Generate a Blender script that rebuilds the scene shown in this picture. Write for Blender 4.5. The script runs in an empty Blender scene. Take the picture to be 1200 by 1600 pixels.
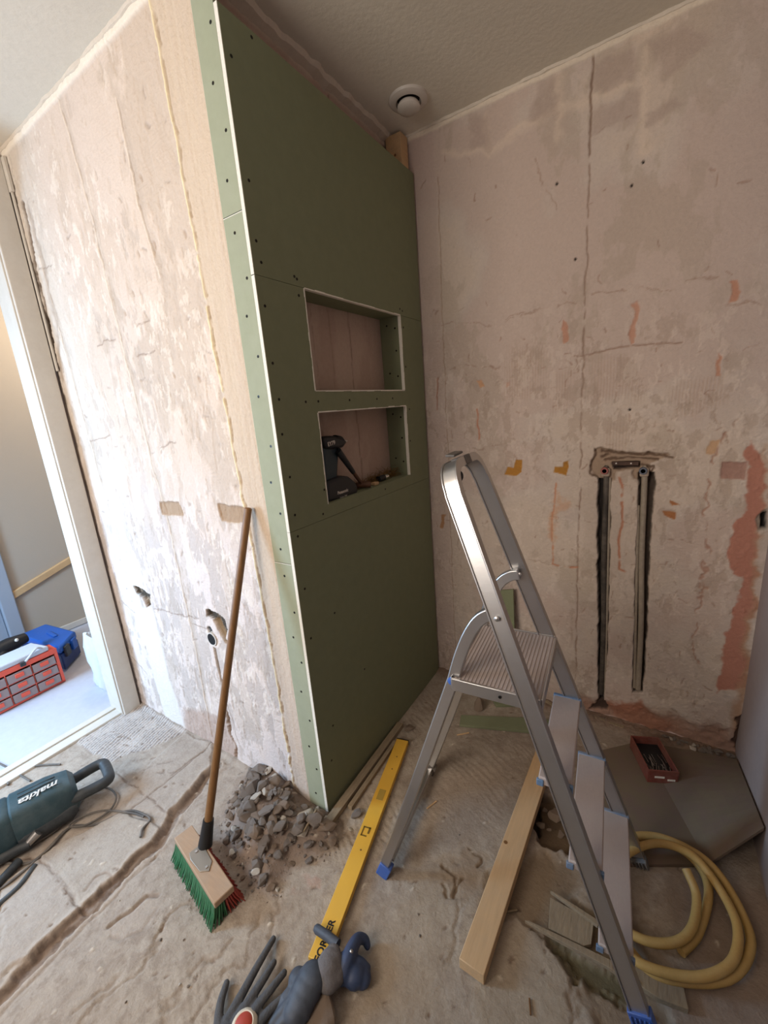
import bpy, bmesh, math, random
import numpy as np
from mathutils import Vector, Matrix, noise
PI = math.pi
S = bpy.context.scene
C = S.collection
random.seed(11)

# ---------------------------------------------------------------- camera
F = 646.55                     # focal length in pixels of a 1200x1600 frame
CP = np.array([0.92452, -0.86884, 1.44927])
R_ = np.array([0.84333138, 0.53185614, -0.07694956])
U_ = np.array([-0.06566018, 0.24409601, 0.96752565])
D_ = np.array([-0.53336754, 0.81089221, -0.2407756])
cam = bpy.data.objects.new('camera', bpy.data.cameras.new('camera')); C.objects.link(cam)
cam.data.sensor_fit = 'VERTICAL'; cam.data.sensor_height = 32.0
cam.data.lens = 32.0 * F / 1600.0
cam.data.clip_start = 0.02
M = Matrix(((R_[0], U_[0], -D_[0], CP[0]), (R_[1], U_[1], -D_[1], CP[1]), (R_[2], U_[2], -D_[2], CP[2]), (0, 0, 0, 1)))
cam.matrix_world = M
S.camera = cam

# ---------------------------------------------------------------- light
S.view_settings.view_transform = 'Standard'; S.view_settings.look = 'None'
S.view_settings.gamma = 1; S.view_settings.use_curve_mapping = False
S.view_settings.exposure = 0.45
w = bpy.data.worlds.new('world'); S.world = w; w.use_nodes = True
w.node_tree.nodes['Background'].inputs[0].default_value = (0.75, 0.85, 1.0, 1)
w.node_tree.nodes['Background'].inputs[1].default_value = 0.6
def area(name, loc, target, sx, sy, power, col, spread=PI):
    l = bpy.data.lights.new(name, 'AREA'); l.shape = 'RECTANGLE'; l.size = sx; l.size_y = sy
    l.energy = power; l.color = col; l.spread = spread
    o = bpy.data.objects.new(name, l); C.objects.link(o); o.location = loc
    o.rotation_euler = (Vector(target) - Vector(loc)).to_track_quat('-Z', 'Y').to_euler()
    return o
# daylight of the hallway windows, coming through the doorway
area('hallway_daylight', (-1.98, -1.34, 1.20), (-0.8, -0.05, 0.25), 0.5, 0.8, 44, (0.42, 0.68, 1.0))
# daylight of the bathroom window behind the camera
area('window_daylight', (-0.35, -2.3, 1.85), (0.35, 0.9, 1.45), 1.2, 1.0, 34, (1.0, 0.90, 0.80))
def bulb_or_fill(loc, e, col, r=.07):
    l = bpy.data.lights.new('bulb_or_fill_light', 'POINT'); l.energy = e; l.color = col; l.shadow_soft_size = r
    o = bpy.data.objects.new('bulb_or_fill_light', l); C.objects.link(o); o.location = loc
bulb_or_fill((-1.12, -1.30, 1.75), 6.5, (1.0, 0.84, 0.66), .05)
bulb_or_fill((-2.1, 0.55, 2.2), 20, (1.0, 0.88, 0.74), .15)      # added warm fill without a fixture, brightens the hallway wall

# ---------------------------------------------------------------- helpers
def on(x, y, n, d):            # point of the plane n.p = d that the photograph shows at pixel x, y
    v = D_ + R_ * (x - 600) / F + U_ * (800 - y) / F
    n = np.array(n, float); t = (d - CP @ n) / (v @ n)
    return Vector(CP + t * v)
def FL(x, y, z=0): return on(x, y, (0, 0, 1), z)
def YY(x, y, Y=0): return on(x, y, (0, 1, 0), Y)
def XX(x, y, X=0): return on(x, y, (1, 0, 0), X)
def lin(c):
    c = np.asarray(c, float)
    return np.where(c <= 0.04045, c / 12.92, ((c + 0.055) / 1.055) ** 2.4)
def rgb(r, g, b): return tuple(lin((r / 255, g / 255, b / 255))) + (1,)

def mat(name, col, rough=0.6, metal=0.0, bump=0.0, scale=60, var=0.0, dust=0.0, dustcol=(170, 155, 138), attr=None, stretch=None, alpha=1.0, trans=0.0):
    m = bpy.data.materials.new(name); m.use_nodes = True
    nt = m.node_tree; N = nt.nodes; L = nt.links
    b = N['Principled BSDF']; b.inputs['Roughness'].default_value = rough; b.inputs['Metallic'].default_value = metal
    b.inputs['Alpha'].default_value = alpha
    b.inputs['Transmission Weight'].default_value = trans
    tc = N.new('ShaderNodeTexCoord'); mp = N.new('ShaderNodeMapping'); L.new(tc.outputs['Object'], mp.inputs[0])
    if stretch: mp.inputs['Scale'].default_value = stretch
    if attr:
        a = N.new('ShaderNodeVertexColor'); a.layer_name = attr; src = a.outputs[0]
    else:
        a = N.new('ShaderNodeRGB'); a.outputs[0].default_value = rgb(*col); src = a.outputs[0]
    n1 = N.new('ShaderNodeTexNoise'); n1.inputs['Scale'].default_value = scale; n1.inputs['Detail'].default_value = 8
    n1.inputs['Roughness'].default_value = 0.65; L.new(mp.outputs[0], n1.inputs[0])
    if var > 0:
        mr = N.new('ShaderNodeMapRange'); mr.inputs[1].default_value = 0.3; mr.inputs[2].default_value = 0.7
        mr.inputs[3].default_value = 1 - var; mr.inputs[4].default_value = 1 + var
        L.new(n1.outputs[0], mr.inputs[0])
        mx = N.new('ShaderNodeVectorMath'); mx.operation = 'SCALE'; L.new(src, mx.inputs[0]); L.new(mr.outputs[0], mx.inputs['Scale'])
        src = mx.outputs[0]
    if dust > 0:
        n2 = N.new('ShaderNodeTexNoise'); n2.inputs['Scale'].default_value = 14; n2.inputs['Detail'].default_value = 9; n2.inputs['Roughness'].default_value = 0.7
        L.new(tc.outputs['Object'], n2.inputs[0])
        mr = N.new('ShaderNodeMapRange'); mr.inputs[1].default_value = 0.42; mr.inputs[2].default_value = 0.68
        mr.inputs[3].default_value = dust * 0.25; mr.inputs[4].default_value = dust
        L.new(n2.outputs[0], mr.inputs[0])
        mx = N.new('ShaderNodeMix'); mx.data_type = 'RGBA'; L.new(mr.outputs[0], mx.inputs[0]); L.new(src, mx.inputs[6])
        mx.inputs[7].default_value = rgb(*dustcol); src = mx.outputs[2]
    L.new(src, b.inputs['Base Color'])
    if bump > 0:
        bp = N.new('ShaderNodeBump'); bp.inputs['Strength'].default_value = bump; bp.inputs['Distance'].default_value = 0.004
        L.new(n1.outputs[0], bp.inputs['Height']); L.new(bp.outputs[0], b.inputs['Normal'])
    return m

class MB:                      # collects shapes into ONE mesh
    def __init__(s): s.v = []; s.f = []
    def add(s, vs, fs):
        o = len(s.v); s.v += [tuple(p) for p in vs]; s.f += [tuple(i + o for i in f) for f in fs]; return s
    def box(s, lo, hi, mtx=None):
        vs = [Vector((x, y, z)) for x in (lo[0], hi[0]) for y in (lo[1], hi[1]) for z in (lo[2], hi[2])]
        if mtx: vs = [mtx @ v for v in vs]
        return s.add(vs, [(0, 1, 3, 2), (4, 6, 7, 5), (0, 4, 5, 1), (2, 3, 7, 6), (0, 2, 6, 4), (1, 5, 7, 3)])
    def prism(s, poly, ext):   # poly: list of points, ext: extrusion vector
        n = len(poly); e = Vector(ext); P = [Vector(p) for p in poly]
        nrm = Vector((0, 0, 0))
        for i in range(n): nrm += P[i].cross(P[(i + 1) % n])
        if nrm.dot(e) > 0: P = P[::-1]
        vs = P + [p + e for p in P]
        fs = [tuple(range(n)), tuple(range(2 * n - 1, n - 1, -1))] + [(i, i + n, (i + 1) % n + n, (i + 1) % n)[::1] for i in range(n)]
        return s.add(vs, fs)
    def tube(s, pts, r, n=12, caps=True):
        P = [Vector(p) for p in pts]; k = len(P)
        rr = r if isinstance(r, (list, tuple)) else [r] * k
        T = [(P[min(i + 1, k - 1)] - P[max(i - 1, 0)]).normalized() for i in range(k)]
        a = T[0].orthogonal().normalized(); vs = []
        for i in range(k):
            a = (a - T[i] * a.dot(T[i])).normalized(); b = T[i].cross(a)
            vs += [P[i] + (a * math.cos(2 * PI * j / n) + b * math.sin(2 * PI * j / n)) * rr[i] for j in range(n)]
        fs = [(i * n + j, i * n + (j + 1) % n, (i + 1) * n + (j + 1) % n, (i + 1) * n + j) for i in range(k - 1) for j in range(n)]
        if caps: fs += [tuple(range(n - 1, -1, -1)), tuple(range((k - 1) * n, k * n))]
        return s.add(vs, fs)
    def bar(s, pts, N, wn, wt):  # rectangular section, wn along N, wt across
        P = [Vector(p) for p in pts]; k = len(P); N = Vector(N).normalized(); vs = []
        for i in range(k):
            T = (P[min(i + 1, k - 1)] - P[max(i - 1, 0)]).normalized()
            n2 = (N - T * N.dot(T)).normalized(); b = T.cross(n2)
            vs += [P[i] + n2 * sx * wn / 2 + b * sy * wt / 2 for sx, sy in ((-1, -1), (1, -1), (1, 1), (-1, 1))]
        fs = [(i * 4 + j, i * 4 + (j + 1) % 4, (i + 1) * 4 + (j + 1) % 4, (i + 1) * 4 + j) for i in range(k - 1) for j in range(4)]
        fs += [(3, 2, 1, 0), tuple(range((k - 1) * 4, k * 4))]
        return s.add(vs, fs)
    def lathe(s, prof, base, axis=(0, 0, 1), n=28):
        ax = Vector(axis).normalized(); a = ax.orthogonal().normalized(); b = ax.cross(a); base = Vector(base); vs = []
        for r, h in prof: vs += [base + ax * h + (a * math.cos(2 * PI * j / n) + b * math.sin(2 * PI * j / n)) * max(r, 1e-5) for j in range(n)]
        k = len(prof)
        fs = [(i * n + j, i * n + (j + 1) % n, (i + 1) * n + (j + 1) % n, (i + 1) * n + j) for i in range(k - 1) for j in range(n)]
        fs += [tuple(range(n - 1, -1, -1)), tuple(range((k - 1) * n, k * n))]
        return s.add(vs, fs)
    def ball(s, c, r, n=12, sc=(1, 1, 1)):
        c = Vector(c); pr = [(math.sin(PI * i / n) , -math.cos(PI * i / n)) for i in range(n + 1)]; vs = []
        for q, h in pr: vs += [c + Vector((q * math.cos(2 * PI * j / n) * sc[0], q * math.sin(2 * PI * j / n) * sc[1], h * sc[2])) * r for j in range(n)]
        fs = [(i * n + j, i * n + (j + 1) % n, (i + 1) * n + (j + 1) % n, (i + 1) * n + j) for i in range(n) for j in range(n)]
        return s.add(vs, fs)
    def build(s, name, m, parent=None, bevel=0, smooth=False, remesh=0, weld=True):
        me = bpy.data.meshes.new(name); me.from_pydata(s.v, [], s.f); me.validate()
        o = bpy.data.objects.new(name, me); C.objects.link(o)
        bm = bmesh.new(); bm.from_mesh(me)
        if weld: bmesh.ops.remove_doubles(bm, verts=bm.verts, dist=1e-6)
        bmesh.ops.recalc_face_normals(bm, faces=bm.faces)
        bm.to_mesh(me); bm.free()
        if m: me.materials.append(m)
        if remesh:
            md = o.modifiers.new('r', 'REMESH'); md.mode = 'VOXEL'; md.voxel_size = remesh; md.use_smooth_shade = True
            md = o.modifiers.new('s', 'SMOOTH'); md.iterations = 4
        if bevel:
            md = o.modifiers.new('b', 'BEVEL'); md.width = bevel; md.segments = 2; md.limit_method = 'ANGLE'; md.angle_limit = 0.6
        if smooth or bevel:
            for p in me.polygons: p.use_smooth = True
            if not remesh:
                try:
                    me.set_sharp_from_angle(angle=0.7)
                except Exception: pass
        if parent is not None: adopt(o, parent)
        return o
def adopt(o, parent):          # parts are modelled in world space, then parented in place
    o.parent = parent
    o.matrix_parent_inverse = Matrix.Translation(parent.location).inverted() if parent.type == 'EMPTY' else Matrix.Identity(4)
def thing(name, loc, label, cat, group=None):
    o = bpy.data.objects.new(name, None); C.objects.link(o); o.location = loc; o.empty_display_size = 0.05
    return tag(o, label, cat, group)
def tag(o, label, cat, group=None, kind=None):
    o['label'] = label; o['category'] = cat
    if group: o['group'] = group
    if kind: o['kind'] = kind
    return o
def struct(o): o['kind'] = 'structure'; return o
def arc(P, n=24):              # smooth curve through the points
    P = [Vector(p) for p in P]; Q = [P[0] * 2 - P[1]] + P + [P[-1] * 2 - P[-2]]; out = []
    for i in range(1, len(Q) - 2):
        for k in range(n):
            t = k / n; a, b, c, d = Q[i - 1], Q[i], Q[i + 1], Q[i + 2]
            out.append(0.5 * ((2 * b) + (c - a) * t + (2 * a - 5 * b + 4 * c - d) * t * t + (3 * b - a - 3 * c + d) * t ** 3))
    out.append(P[-1]); return out
def text(s, size, mtx, m, parent, name='lettering', depth=0.0004, shear=0.0, bold=0.0):
    c = bpy.data.curves.new('t', 'FONT'); c.body = s; c.size = size; c.extrude = depth; c.align_x = 'CENTER'; c.align_y = 'CENTER'; c.shear = shear
    c.offset = bold; c.resolution_u = 3
    o = bpy.data.objects.new('t', c); C.objects.link(o)
    dg = bpy.context.evaluated_depsgraph_get(); me = bpy.data.meshes.new_from_object(o.evaluated_get(dg))
    bpy.data.objects.remove(o)
    me.transform(mtx); me.materials.clear(); me.materials.append(m)
    o = bpy.data.objects.new(name, me); C.objects.link(o); adopt(o, parent); return o
def frame(o, x, y):            # matrix with origin o, x axis x, y axis near y
    x = Vector(x).normalized(); y = Vector(y); y = (y - x * y.dot(x)).normalized(); z = x.cross(y)
    return Matrix(((x[0], y[0], z[0], o[0]), (x[1], y[1], z[1], o[1]), (x[2], y[2], z[2], o[2]), (0, 0, 0, 1)))

# ---- numpy noise for the worked surfaces
rng = np.random.default_rng(5)
def vnoise(x, y, seed):
    g = np.random.default_rng(seed).random((257, 257))
    xi = np.floor(x).astype(int); yi = np.floor(y).astype(int); fx = x - xi; fy = y - yi
    fx = fx * fx * (3 - 2 * fx); fy = fy * fy * (3 - 2 * fy)
    a = g[xi % 256, yi % 256]; b = g[(xi + 1) % 256, yi % 256]; c = g[xi % 256, (yi + 1) % 256]; d = g[(xi + 1) % 256, (yi + 1) % 256]
    return (a * (1 - fx) + b * fx) * (1 - fy) + (c * (1 - fx) + d * fx) * fy
def fbm(x, y, f=1.0, oct=5, seed=0, rough=0.5, sx=1.0, sy=1.0):
    s = 0; t = 0; a = 1
    for i in range(oct):
        s = s + a * vnoise(x * f * sx + 31.7 * i, y * f * sy + 17.3 * i, seed + i); t += a; a *= rough; f *= 2
    return s / t
def bead(mb, p0, p1, out, w_, h_, seed, step=.010):   # ragged bead of filler hanging under the ceiling line
    p0, p1, out = Vector(p0), Vector(p1), Vector(out); n = int((p1 - p0).length / step); V = []
    for i in range(n + 1):
        p = p0.lerp(p1, i / n); k = .75 + .35 * noise.fractal(Vector((i * .13, seed, 0)), 1, 2, 3); k = min(max(k, .3), 1.1); k2 = min(max(.8 + .3 * noise.fractal(Vector((i * .15, seed + 9, 3)), 1, 2, 3), .4), 1.1)
        V += [p, p + out * w_ * k2, p + out * w_ * k2 * .8 - Vector((0, 0, h_ * k * .6)), p - Vector((0, 0, h_ * k))]
    mb.add(V, [(i * 4 + j, i * 4 + (j + 1) % 4, i * 4 + 4 + (j + 1) % 4, i * 4 + 4 + j) for i in range(n) for j in range(4)]); return mb
def sst(a, b, x): t = np.clip((x - a) / (b - a), 0, 1); return t * t * (3 - 2 * t)
def segdist(X, Y, pts):
    d = np.full(X.shape, 9.0)
    for (ax, ay), (bx, by) in zip(pts[:-1], pts[1:]):
        dx, dy = bx - ax, by - ay; L2 = dx * dx + dy * dy + 1e-12
        t = np.clip(((X - ax) * dx + (Y - ay) * dy) / L2, 0, 1)
        d = np.minimum(d, np.hypot(X - ax - t * dx, Y - ay - t * dy))
    return d
def polydist(X, Y, pts):       # signed: negative inside
    d = segdist(X, Y, list(pts) + [pts[0]]); ins = np.zeros(X.shape, bool)
    for (ax, ay), (bx, by) in zip(pts, list(pts[1:]) + [pts[0]]):
        c = (ay > Y) != (by > Y)
        ins ^= c & (X < (bx - ax) * (Y - ay) / (by - ay + 1e-12) + ax)
    return np.where(ins, -d, d)
class Surf:                    # a plane worked as a fine grid: colour and relief
    def __init__(s, us, vs, base, seed):
        s.us, s.vs = us, vs; s.U, s.V = np.meshgrid(us, vs, indexing='ij'); s.col = np.empty(s.U.shape + (3,)); s.col[:] = np.array(base) / 255
        s.h = np.zeros(s.U.shape)
        s.wu = (fbm(s.U, s.V, 14, 4, seed + 50, .6) - .5); s.wv = (fbm(s.U, s.V, 14, 4, seed + 70, .6) - .5)
        s.sh = np.zeros(s.U.shape)
    def mix(s, m, c): s.col += (np.array(c) / 255 - s.col) * m[..., None]
    def poly(s, pts, c=None, a=1.0, h=0.0, soft=0.004, warp=0.03, rim=0.0):
        pts = [tuple(p) for p in pts]
        d = polydist(s.U + s.wu * warp, s.V + s.wv * warp, pts); m = sst(soft, -soft, d)
        if c is not None: s.mix(m * a, c)
        s.h += h * m
        if rim: s.h += rim * np.exp(-(d / 0.004) ** 2)
        return m
    def line(s, pts, w, c=None, a=1.0, h=0.0, soft=0.003, warp=0.02, brk=0.0, seed=3):
        pts = [tuple(p) for p in pts]
        d = segdist(s.U + s.wu * warp, s.V + s.wv * warp, pts) - w; m = sst(soft, -soft, d)
        if brk: m = m * sst(brk - .1, brk + .1, fbm(s.U, s.V, 30, 3, seed))
        if c is not None: s.mix(m * a, c)
        s.h += h * m; return m
    def build(s, name, place, m):
        nu, nv = s.U.shape
        co = place(s.U, s.V, s.h).reshape(-1, 3)
        i = np.arange(nu * nv).reshape(nu, nv); q = np.stack([i[:-1, :-1], i[1:, :-1], i[1:, 1:], i[:-1, 1:]], -1).reshape(-1, 4)
        me = bpy.data.meshes.new(name); me.vertices.add(nu * nv); me.vertices.foreach_set('co', co.ravel())
        me.loops.add(q.size); me.loops.foreach_set('vertex_index', q.ravel().astype(np.int32))
        me.polygons.add(len(q)); me.polygons.foreach_set('loop_start', np.arange(0, q.size, 4, dtype=np.int32))
        me.update(calc_edges=True); me.validate()
        me.polygons.foreach_set('use_smooth', np.ones(len(q), bool))
        ca = me.color_attributes.new('paint', 'FLOAT_COLOR', 'POINT')
        c4 = np.ones((nu * nv, 4)); c4[:, :3] = lin(np.clip(s.col, 0, 1)).reshape(-1, 3); ca.data.foreach_set('color', c4.ravel())
        me.materials.append(m); o = bpy.data.objects.new(name, me); C.objects.link(o); return o
# ================================================================ the room
H = 2.55; DB = 0.98; WR = 1.29; XP = -0.105; XD = -1.33
m_plaster = mat('plaster', (0, 0, 0), 0.92, bump=0.8, scale=90, var=0.05, attr='paint')
m_floor = mat('dusty_screed', (0, 0, 0), 0.95, bump=0.7, scale=120, var=0.07, attr='paint')
m_ceil = mat('ceiling_paint', (218, 211, 196), 0.9, bump=0.35, scale=55, var=0.03)
m_smooth = mat('smooth_plaster', (158, 142, 136), 0.85, bump=0.25, scale=40, var=0.04)
m_white = mat('white_paint', (206, 200, 190), 0.5, bump=0.1, scale=30, var=0.03, dust=0.2)
m_hallwall = mat('hallway_wall_paint', (176, 164, 148), 0.9, bump=0.15, scale=60)
m_hallfloor = mat('hallway_floor', (186, 188, 198), 0.55, bump=0.1, scale=30, var=0.05)
m_green = mat('green_plasterboard', (124, 128, 98), 0.85, bump=0.06, scale=25, var=0.05, dust=0.10, dustcol=(135, 140, 115))
m_strip = mat('lit_green_plasterboard', (150, 154, 128), 0.85, bump=0.06, scale=25, var=0.04, dust=0.25, dustcol=(168, 168, 150))  # paler, dustier board with part of its brighter light put into the colour
m_core = mat('gypsum_core', (228, 222, 208), 0.9, bump=0.5, scale=150, var=0.05)
m_screw = mat('black_screw', (26, 24, 22), 0.4, 0.6)
m_alu = mat('aluminium', (190, 188, 186), 0.34, 0.9, bump=0.05, scale=40, stretch=(1, 1, 20), dust=0.22)
m_tread = mat('ribbed_aluminium', (170, 154, 146), 0.75, 0.0, bump=0.25, scale=60, stretch=(8, 1, 1), dust=0.55, dustcol=(176, 164, 154))
m_blue = mat('blue_plastic', (28, 88, 170), 0.45, dust=0.2)
m_softblue = mat('dusty_blue_plastic', (70, 112, 150), 0.55, dust=0.5)
m_pine = mat('pine', (204, 168, 124), 0.75, bump=0.2, scale=8, var=0.10, stretch=(14, 1, 14), dust=0.25, dustcol=(190, 168, 140))
m_oldwood = mat('old_grey_wood', (146, 128, 102), 0.9, bump=0.6, scale=12, var=0.25, stretch=(10, 2, 10), dust=0.5, dustcol=(152, 136, 116))
m_yellow = mat('yellow_lacquer', (226, 174, 62), 0.45, bump=0.03, var=0.05, scale=9, dust=0.2, dustcol=(214, 176, 96))
m_black = mat('black_plastic', (24, 24, 26), 0.5, var=0.1)
m_broomstick = mat('brown_varnished_wood', (122, 86, 48), 0.5, bump=0.1, scale=10, var=0.2, stretch=(12, 12, 1))

# ---- left wall: stripped plaster
us = np.linspace(XD, -0.0895, 330); vs = np.linspace(0, H, 640)
s = Surf(us, vs, (218, 206, 200), 1); U, V = s.U, s.V
n1 = fbm(U, V, 3.0, 6, 10, .55, 1.6, .7); n2 = fbm(U, V, 10, 6, 20, .62, 2.4, .8); n3 = fbm(U, V, 30, 4, 30, .6)
s.mix(sst(.47, .60, n1) * .45, (222, 206, 194))
low = sst(1.5, .9, V)
thr = .56 - .035 * low
patch = sst(thr, thr + .025, n2 * .62 + n1 * .38)
s.mix(patch * (.5 + .15 * low), (184, 173, 166)); s.h -= .0018 * patch
patch2 = sst(.60, .63, fbm(U, V, 5, 6, 44, .6, 2.2, .7)); s.mix(patch2 * .35, (186, 172, 158)); s.h -= .001 * patch2
up = sst(.85, 1.45, V + s.wv * .5); s.mix(up * .55, (202, 182, 162))
big_ = sst(.53, .57, fbm(U, V, 2.2, 6, 91, .6, 1.5, .8)); s.mix(big_ * up * .5, (176, 160, 144)); s.h -= .0015 * big_ * up
fine = sst(.57, .60, fbm(U, V, 22, 5, 93, .65, 2.0, .8)); fine = fine * sst(.45, .6, fbm(U, V, 4, 3, 98)); s.mix(fine * .45, (172, 158, 146)); s.h -= .0012 * fine
fine = sst(.60, .62, fbm(U, V, 26, 5, 97, .65, 1.6, .8)); fine = fine * sst(.45, .6, fbm(U, V, 4, 3, 99)); s.mix(fine * .5, (234, 224, 212)); s.h += .0010 * fine
# soft grey cloudy zone at the top left, peach towards the corner
s.mix(sst(-.9, -1.25, U) * sst(1.0, 1.9, V) * .45, (204, 200, 190))
s.mix(sst(-.75, -.3, U) * sst(.9, 1.6, V) * .3, (222, 200, 176))
# comb marks of the scraper
cm = sst(.5, .56, fbm(U, V, 12, 4, 61)) * sst(-.75, -.45, U) * sst(-.17, -.24, U) * sst(.2, .6, V)
st = .5 + .5 * np.sin(2 * PI * (V * 100 + 5 * fbm(U, V, 6, 3, 62)))
s.h -= .0012 * cm * st; s.mix(cm * st * .14, (186, 166, 146))
# vertical slab joints, thin bright ridges
def P0(*pp): return [(YY(a, b)[0], YY(a, b)[2]) for a, b in pp]
for k, pts in enumerate((P0((90, 150), (135, 310), (165, 440), (215, 640), (262, 820), (300, 990), (330, 1150)), P0((180, 150), (215, 320), (250, 430)), P0((60, 400), (120, 620), (170, 800)))):
    s.line([(a + .012, b) for a, b in pts], .016, (182, 166, 150), .45, -.001, soft=.01)
    s.line(pts, .0025, (232, 216, 198), .8, .0022)
    s.line([(a + .007, b) for a, b in pts], .002, (140, 120, 104), .5, -.002, brk=.45)
# smooth cream band beside the corner and its ragged ridge
rp = P0((235, 10), (265, 160), (296, 330), (335, 540), (368, 720), (400, 880), (425, 1020), (450, 1170))
xr = np.interp(V, [p[1] for p in rp][::-1], [p[0] for p in rp][::-1])
band = sst(xr - .004, xr + .006, U + s.wu * .012)
s.mix(band * .85, (204, 184, 160)); s.h += band * (.0012 - s.h * .8)
s.mix(band * sst(1.1, .2, V) * .6, (196, 180, 168))
st = fbm(U, V, 30, 4, 71, .6, 3, .12); s.mix(band * sst(.45, .6, st) * .35, (200, 180, 160)); s.h += band * (st - .5) * .003
rid = np.exp(-((U + s.wu * .02 - xr) / .0040) ** 2) * sst(.30, .42, n3 * .5 + n2 * .5); s.mix(rid * .9, (244, 226, 180)); s.h += rid * .006; rid = np.exp(-((U + s.wu * .03 - xr - .009) / .003) ** 2) * sst(.4, .5, n3); s.mix(rid * .5, (150, 128, 104)); s.h -= rid * .003
# broken plaster edge along the door frame
s.line(P0((33, 318), (52, 400), (70, 480), (90, 575)), .010, (92, 76, 64), .9, -.014, soft=.006, warp=.05)
s.line(P0((44, 330), (66, 410), (86, 500), (98, 590)), .012, (150, 134, 120), .5, -.004, soft=.014, warp=.06)
# short horizontal cracks, knocks
for a, b in (((215, 508), (232, 500)), ((214, 556), (242, 548)), ((250, 700), (275, 690)), ((60, 420), (80, 415)), ((150, 540), (180, 528)), ((190, 940), (222, 965)), ((240, 950), (310, 968)), ((300, 975), (330, 985)), ((140, 690), (170, 680)), ((355, 1100), (372, 1160)), ((205, 1025), (230, 1055))):
    s.line(P0(a, b), .0016, (128, 108, 94), .75, -.002, warp=.03)
rs = random.Random(4)
for k in range(150):
    x = rs.uniform(XD + .05, -.2); z = rs.uniform(.1, 2.4) if k % 3 else rs.uniform(.1, 1.3); l_ = rs.uniform(.005, .03)
    a = rs.uniform(-.4, .4) + (PI / 2 if rs.random() < .6 else 0)
    m_ = s.line([(x, z), (x + math.cos(a) * l_, z + math.sin(a) * l_)], rs.uniform(.0008, .0035), (160, 144, 132), .6, -.003, warp=.05)
for q in ((217, 273), (240, 378), (215, 395), (288, 362), (206, 455), (194, 487), (270, 585), (310, 590), (124, 664)):
    c = P0(q)[0]; s.line([c, (c[0] + .004, c[1] - .012)], .005, (176, 156, 140), .7, -.004)
# two tan rectangular recesses
for q in (((248, 782), (280, 785), (288, 806), (252, 805)), ((340, 786), (384, 793), (386, 820), (346, 814))):
    s.poly(P0(*q), (164, 138, 112), .95, -.005, .003, .02, rim=.003)
# repaired vertical chases: smooth white filler
for q in (((222, 950), (238, 950), (262, 1050), (290, 1138), (258, 1122), (236, 1040)), ((200, 900), (212, 905), (232, 1000), (222, 1010))):
    m_ = s.poly(P0(*q), (226, 222, 218), .9, 0, .012, .02); s.h *= (1 - .9 * m_)
# gouges round the old pipes
for q in (((208, 913), (222, 920), (236, 930), (236, 945), (230, 950), (222, 934), (212, 926)), ((322, 954), (336, 958), (350, 968), (356, 985), (352, 1000), (344, 985), (334, 970), (322, 964))):
    m_ = s.poly(P0(*q), (118, 102, 84), 1, -.018, .003, .03, rim=.003); s.mix(m_ * sst(.5, .6, n3), (64, 56, 46)); s.mix(m_ * sst(.42, .34, n3), (190, 172, 148))
s.line(P0((336, 972), (345, 990), (354, 1004)), .009, (150, 128, 100), 1, -.016)
s.line(P0((336, 1016), (340, 1040), (345, 1062), (350, 1080)), .006, (112, 98, 84), 1, -.014)
# ragged chase along the foot of the wall beside the corner, cracks
s.line(P0((352, 1112), (358, 1140), (366, 1165), (368, 1190)), .007, (120, 98, 82), .9, -.01, warp=.05)
s.poly(P0((290, 1110), (350, 1120), (372, 1190), (330, 1170), (290, 1150)), (176, 152, 138), .7, -.002, .02, .05)
pc = P0((332, 998))[0]; hole = np.hypot((U - pc[0]), (V - pc[1])); s.mix(sst(.030, .027, hole), (30, 26, 24)); s.h += sst(.028, .024, hole) * -.07
s.line([(pc[0] - .004, pc[1] + .028), (pc[0] - .008, pc[1] + .04)], .012, (70, 74, 78), 1, -.01)
for e, c in ((.014, (236, 226, 210)),):     # thick paint bead under the ceiling
    m_ = sst(H - .030, H - .022, V + s.wv * .01); s.mix(m_ * .9, c); s.h += m_ * .006
s.h += (n3 - .5) * .0022 + (n2 - .5) * .002
s.h[:, 0] = 0; s.h[-1, :] = 0
wl = struct(s.build('wall_left', lambda a, b, h: np.stack([a, -h, b], -1), m_plaster))
me = wl.data; me.flip_normals()
pr = MB().lathe([(.024, -.002), (.0245, .005), (.029, .005), (.029, -.05)], YY(332, 998), (0, -1, 0), 32)
o = pr.build('pipe_stub', mat('white_pipe', (214, 206, 196), .5), smooth=True)
bo = MB().lathe([(.0245, .0), (.0245, .0055), (.0, .0056)], YY(332, 998), (0, -1, 0), 24).build('bore_shade', mat('bore_shade_paint', (14, 12, 12), .9)); bo.parent = o  # dark disc closes the pipe, painting the shade inside it
tag(o, 'open end of a white drain pipe set in the left wall behind the broom stick', 'pipe')

# ---- back wall
us = np.linspace(XP, WR + .01, 380); vs = np.linspace(0, H, 640)
s = Surf(us, vs, (196, 181, 169), 2); U, V = s.U, s.V
n1 = fbm(U, V, 2.5, 6, 110, .55); n2 = fbm(U, V, 10, 5, 120, .6); n3 = fbm(U, V, 34, 4, 130, .6)
s.mix(sst(.45, .6, n1) * .35, (206, 184, 162)); s.mix(sst(.52, .40, n1) * .35, (184, 156, 142))
s.mix(sst(.55, .6, fbm(U, V, 6, 6, 144, .6, 1.2, .7)) * .33, (166, 150, 132))
def PB(*pp): return [(YY(a, b, DB)[0], YY(a, b, DB)[2]) for a, b in pp]
# greyer smooth zone to the upper right, strip beside the boarding
s.mix(sst(.85, 1.2, U) * sst(1.1, 1.6, V) * .4, (180, 164, 156))
s.mix(sst(.105, .085, U) * .5, (188, 166, 156)); s.line([(.1, 0.1), (.105, 2.36)], .0012, (150, 120, 100), .8, -.002)
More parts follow.
